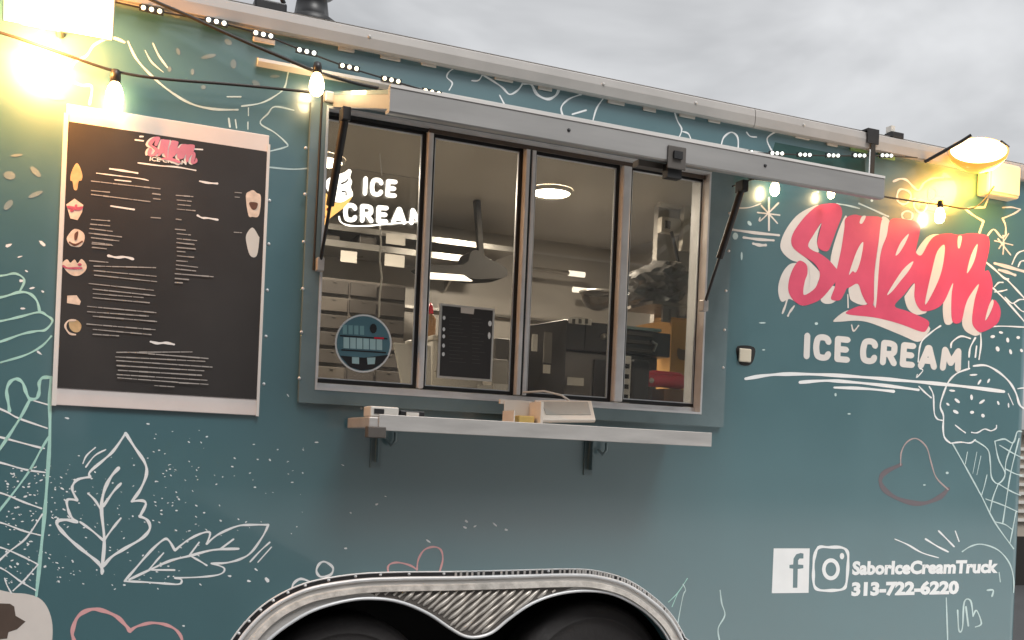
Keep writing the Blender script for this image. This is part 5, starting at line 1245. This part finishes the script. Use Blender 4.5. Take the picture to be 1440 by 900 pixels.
# strings of round bulbs
def hang(pts, r=0.0045):
    return MB().tube([W(a, b, y) for a, b, y in pts3(pts)], r, 6)
def pts3(p):
    xy = smooth([(a, b) for a, b, _ in p], False, 6); n = len(p) - 1; o = []
    for i, q in enumerate(xy):
        t = i / 6.0; k = min(int(t), n - 1); f = t - k
        o.append((q[0], q[1], p[k][2] * (1 - f) + p[k + 1][2] * f))
    return o
SL = thing('string_lights', 'black string light cable with warm bulbs drooping across the left side of the trailer', 'string lights', W(160, 100, -0.05), 'strings of warm bulbs')
hang([(-40, 35, -0.05), (14, 50, -0.05), (90, 76, -0.05), (162, 100, -0.05), (230, 111, -0.05), (330, 119, -0.05), (440, 130, -0.06), (452, 134, -0.06)]).build('cable', wire_m, SL)
hang([(150, -30, -0.06), (218, 2, -0.06), (260, 20, -0.06), (330, 52, -0.07), (400, 82, -0.08), (446, 101, -0.09), (500, 117, -0.1), (532, 124, -0.12)], 0.0055).build('cable', wire_m, SL)
MB().tube([W(453, 133, -0.03), W(452, 160, -0.028), W(447, 260, -0.028), W(441, 380, -0.028)], 0.0035, 6).build('drop_cable', wire_m, SL)
def bulb(px, py, y, parent, h=0.1, lean=0.0, sock=True):
    p = W(px, py, y); ax = Vector((lean, 0, -1)).normalized(); s = h / 0.1
    b = MB().lathe(p, ax, [(0.013 * s, -0.002), (0.022 * s, 0.012 * s), (0.029 * s, 0.035 * s), (0.030 * s, 0.055 * s), (0.026 * s, 0.075 * s), (0.014 * s, 0.088 * s), (0, 0.092 * s)], 18).build('bulb', bulb_m, parent)
    MB().lathe(p, ax, [(0.0, -0.05 * s), (0.014 * s, -0.046 * s), (0.018 * s, -0.03 * s), (0.018 * s, -0.003), (0.0, -0.0025)], 14).build('bulb_socket', black_paint, b)
bulb(162, 117, -0.05, SL, 0.088); bulb(446, 104, -0.09, SL, 0.08)
SR = thing('string_lights', 'short black string light cable with warm bulbs above the logo on the right', 'string lights', W(1180, 262, -0.05), 'strings of warm bulbs')
hang([(1030, 262, -0.06), (1060, 252, -0.05), (1090, 252, -0.05), (1130, 262, -0.05), (1170, 262, -0.05), (1240, 276, -0.05), (1322, 288, -0.05), (1370, 292, -0.06), (1398, 262, -0.09)], 0.0035).build('cable', wire_m, SR)
bulb(1090, 256, -0.05, SR, 0.062); bulb(1169, 264, -0.05, SR, 0.05); bulb(1322, 293, -0.05, SR, 0.072)

# strip of little LED modules under the roof trim
LS = thing('led_strip', 'thin cable of small triple LED modules strung below the roof trim', 'led strip', W(600, 128, -0.03))
def ledmod(px, py, sl, m_, y=-0.03):
    c = W(px, py, y); e_ = W(px + 10, py + 10 * sl, y); t = (e_ - c).normalized(); u = Vector((0, -1, 0)); n_ = t.cross(u)
    hw = 0.036
    def bx(a, b, c0_, c1_, d0_, d1_):
        return MB().hexa([c + t * a + n_ * c0_ + u * d0_, c + t * b + n_ * c0_ + u * d0_, c + t * b + n_ * c1_ + u * d0_, c + t * a + n_ * c1_ + u * d0_, c + t * a + n_ * c0_ + u * d1_, c + t * b + n_ * c0_ + u * d1_, c + t * b + n_ * c1_ + u * d1_, c + t * a + n_ * c1_ + u * d1_])
    md = bx(-hw, hw, -0.009, 0.009, -0.004, 0.003).build('led_module', black_paint, LS)
    for k in (-1, 0, 1):
        o_ = c + t * k * 0.024 + u * 0.003
        MB().lathe(o_, u, [(0.007, 0), (0.007, 0.004), (0.005, 0.007), (0, 0.008)], 10).build('led', m_, md)
lefts = [(213, 14), (304, 31), (370, 49), (431, 73), (491, 95), (550, 113), (607, 130), (662, 146)]
for i, (a, b) in enumerate(lefts):
    ledmod(a, b, 0.22, led_warm if i in (0, 4, 5, 6, 7) else led_m)
rights = [(1006, 208), (1049, 214), (1092, 216), (1131, 218), (1171, 219), (1208, 219), (1246, 219)]
for a, b in rights:
    ledmod(a, b, 0.04, led_m)
hang([(150, 0, -0.03)] + [(a, b, -0.03) for a, b in lefts] + [(760, 163, -0.012), (900, 188, -0.012)] + [(a, b, -0.03) for a, b in rights] + [(1290, 222, -0.03)], 0.003).build('led_cable', wire_m, LS)
# pale clips under the trim
for i, (a, b) in enumerate(((372, 56), (488, 68), (550, 80), (604, 89), (710, 110), (768, 123), (868, 143), (915, 153), (968, 162), (1006, 169), (1130, 192), (1172, 202))):
    c = W(a, b, -0.012)
    w_ = 0.028 if i % 2 else 0.036
    MB().box((c.x - w_, -0.008, c.z - 0.009), (c.x + w_, -0.0005, c.z + 0.009)).build('trim_clip', mat('clip_plastic', (0.60, 0.55, 0.50), 0.5, var=0.1), T, bevel=0.004)
for i, (a, b) in enumerate(((1208, 208), (1247, 218))):
    c = W(a, b, -0.004)
    MB().box((c.x - 0.045, -0.006, c.z - 0.016), (c.x + 0.045, -0.0005, c.z + 0.016)).build('trim_tag', mat('green_tag', (0.30, 0.50, 0.20), 0.5, var=0.2), T)
prt('roof_band_panel', mat('green_teal_vinyl', (0.03, 0.085, 0.08), 0.35, coat=0.4, var=0.15), 'darker green vinyl strip below the roof trim at the right', [pl([(1090, 200), (1216, 224), (1218, 262), (1080, 236)], sm=False)], y=-0.0009)

# roof fittings
rv = W(438, 22, 0.1)
RV = thing('roof_vent', 'black roof vent cowl standing on the roof edge above the window', 'roof vent', (rv.x, 0.1, zt1))
MB().lathe((rv.x, 0.1, zt1 + 0.0), (0, 0, 1), [(0.0, 0.0), (0.085, 0.0), (0.085, 0.035), (0.06, 0.05), (0.05, 0.12), (0.075, 0.13), (0.075, 0.17), (0.03, 0.2), (0.0, 0.202)], 18).build('vent_cowl', black_paint, RV)
MB().box((rv.x - 0.09, 0.01, zt1 - 0.008), (rv.x + 0.09, 0.19, zt1 + 0.012)).build('vent_flange', rubber, RV, bevel=0.004)
rv = W(372, 6, 0.08)
RB = thing('roof_latch', 'small black latch block on the roof edge left of the vent cowl', 'latch', (rv.x, 0.05, zt1))
MB().box((rv.x - 0.045, -0.01, zt1 + 0.001), (rv.x + 0.06, 0.09, zt1 + 0.035)).build('latch_body', black_paint, RB, bevel=0.006)
MB().tube([(rv.x - 0.04, 0.0, zt1 + 0.034), (rv.x - 0.02, -0.015, zt1 + 0.06), (rv.x + 0.03, -0.015, zt1 + 0.065), (rv.x + 0.05, 0.0, zt1 + 0.036)], 0.008, 8).build('latch_handle', rubber, RB)
sc_ = W(1228, 190, -0.04)
SC = thing('strap_clip', 'black clip on the roof trim with a strap hanging down the side', 'strap', (sc_.x, -0.035, zt0))
MB().box((sc_.x - 0.03, -0.042, zt1 - 0.05), (sc_.x + 0.03, -0.0355, zt1 + 0.012)).box((sc_.x - 0.03, -0.0355, zt1 + 0.004), (sc_.x + 0.03, 0.05, zt1 + 0.012)).build('clip', black_paint, SC)
MB().box((sc_.x - 0.008, -0.0405, zt0 - 0.17), (sc_.x + 0.014, -0.0365, zt1 - 0.051)).build('strap', rubber, SC)
MB().box((sc_.x - 0.014, -0.0385, zt0 - 0.17), (sc_.x - 0.0085, -0.0365, zt0 - 0.002)).build('strap_edge', white_print, SC)
sc2 = W(1258, 188, 0.0)
RC = thing('roof_clip', 'small black clip standing on the roof edge right of the strap', 'clip', (sc2.x, 0.0, zt1))
MB().box((sc2.x - 0.03, -0.02, zt1 + 0.0035), (sc2.x + 0.035, 0.03, zt1 + 0.03)).build('clip_body', black_paint, RC, bevel=0.004)
MB().box((sc2.x - 0.03, -0.012, zt1 + 0.0305), (sc2.x - 0.01, 0.02, zt1 + 0.055)).build('clip_tab', int_white, RC)
# small pale lamp on the wall right of the window
ml_ = W(1049, 499, -0.002)
SL2 = thing('side_marker', 'small cream side marker in a black bezel right of the window', 'marker light', (ml_.x, 0, ml_.z))
d = Print(-0.004); d.poly([(1037, 487), (1060, 488), (1061, 502), (1055, 513), (1042, 513), (1037, 503)]); d.mb.build('bezel', rubber, SL2)
bz = pbox(1040, 490, 1057, 509, -0.014, 0.0095); MB().box(*bz).build('marker_lens', mat('cream_lens', (0.66, 0.6, 0.48), 0.3, coat=0.4), SL2, bevel=0.006)

# ------------------------------------------------------------------ beyond the trailer, seen past its front corner
def far(px, py, yd):
    d = ray(px, py); return CAM + d * ((yd - CAM.y) / d.y)
q0 = far(1424, 700, 5.0)
SHD = thing('storage_shed', 'pale louvred shed wall just past the front corner of the trailer', 'shed', (q0.x + 1.5, 5.5, 0))
zt_s = far(1432, 612, 5.0).z
x0s = q0.x - 1.0; x1s = q0.x + 4.0
MB().box((x0s, 5.0, 0.55), (x1s, 7.0, zt_s)).build('wall', mat('shed_cream', (0.42, 0.37, 0.31), 0.7, var=0.1), SHD)
MB().box((x0s - 0.02, 4.97, 0.0), (x1s + 0.02, 7.02, 0.548)).build('plinth', mat('dark_plinth', (0.02, 0.018, 0.016), 0.8, var=0.2), SHD)
MB().box((x0s - 0.1, 4.9, zt_s + 0.001), (x1s + 0.1, 7.1, zt_s + 0.06)).build('roof', int_dark, SHD)
for i in range(9):
    z = 0.72 + i * 0.1
    if z < zt_s - 0.05:
        MB().box((x0s + 0.1, 4.96, z), (x1s - 0.1, 4.9985, z + 0.035)).build('louvre', int_white, SHD)

# building added out of view; its dark mass shades the left side of the trailer
NB = thing('added_shade_building', 'dark brick building added out of view to shade the left of the trailer', 'building', (-6.5, -9.0, 0))
MB().box((-13.0, -13.0, 0.0), (-1.9, -6.6, 5.2)).build('wall', mat('shade_building_dark', (0.06, 0.045, 0.04), 0.8, var=0.25, vscale=6), NB)
MB().box((-13.1, -13.1, 5.2005), (-1.8, -6.5, 5.4)).build('roof', int_dark, NB)
for k in range(4):
    w_ = MB().box((-11.5 + k * 2.5, -6.6, 1.0), (-10.2 + k * 2.5, -6.56, 2.6)).build('window', int_white, NB)
    MB().box((-11.42 + k * 2.5, -6.5595, 1.08), (-10.28 + k * 2.5, -6.552, 2.52)).build('pane', black_paint, w_)

WB = thing('added_reflected_building', 'long dark building added out of view to darken reflections in the trailer side', 'building', (22.0, -26.0, 0))  # unseen dark mass added so the upper side wall reflects less sky
MB().box((-1.0, -34.0, 0.0), (48.0, -24.0, 12.5)).build('wall', mat('reflected_building_dark', (0.06, 0.06, 0.06), 0.7, var=0.2), WB)
MB().box((-1.2, -34.2, 12.5005), (48.2, -23.8, 12.8)).build('roof', int_dark, WB)
for k in range(5):
    MB().box((5.0 + 9 * k, -24.0, 0.001), (9.0 + 9 * k, -23.95, 4.0)).build('door', int_mid, WB)
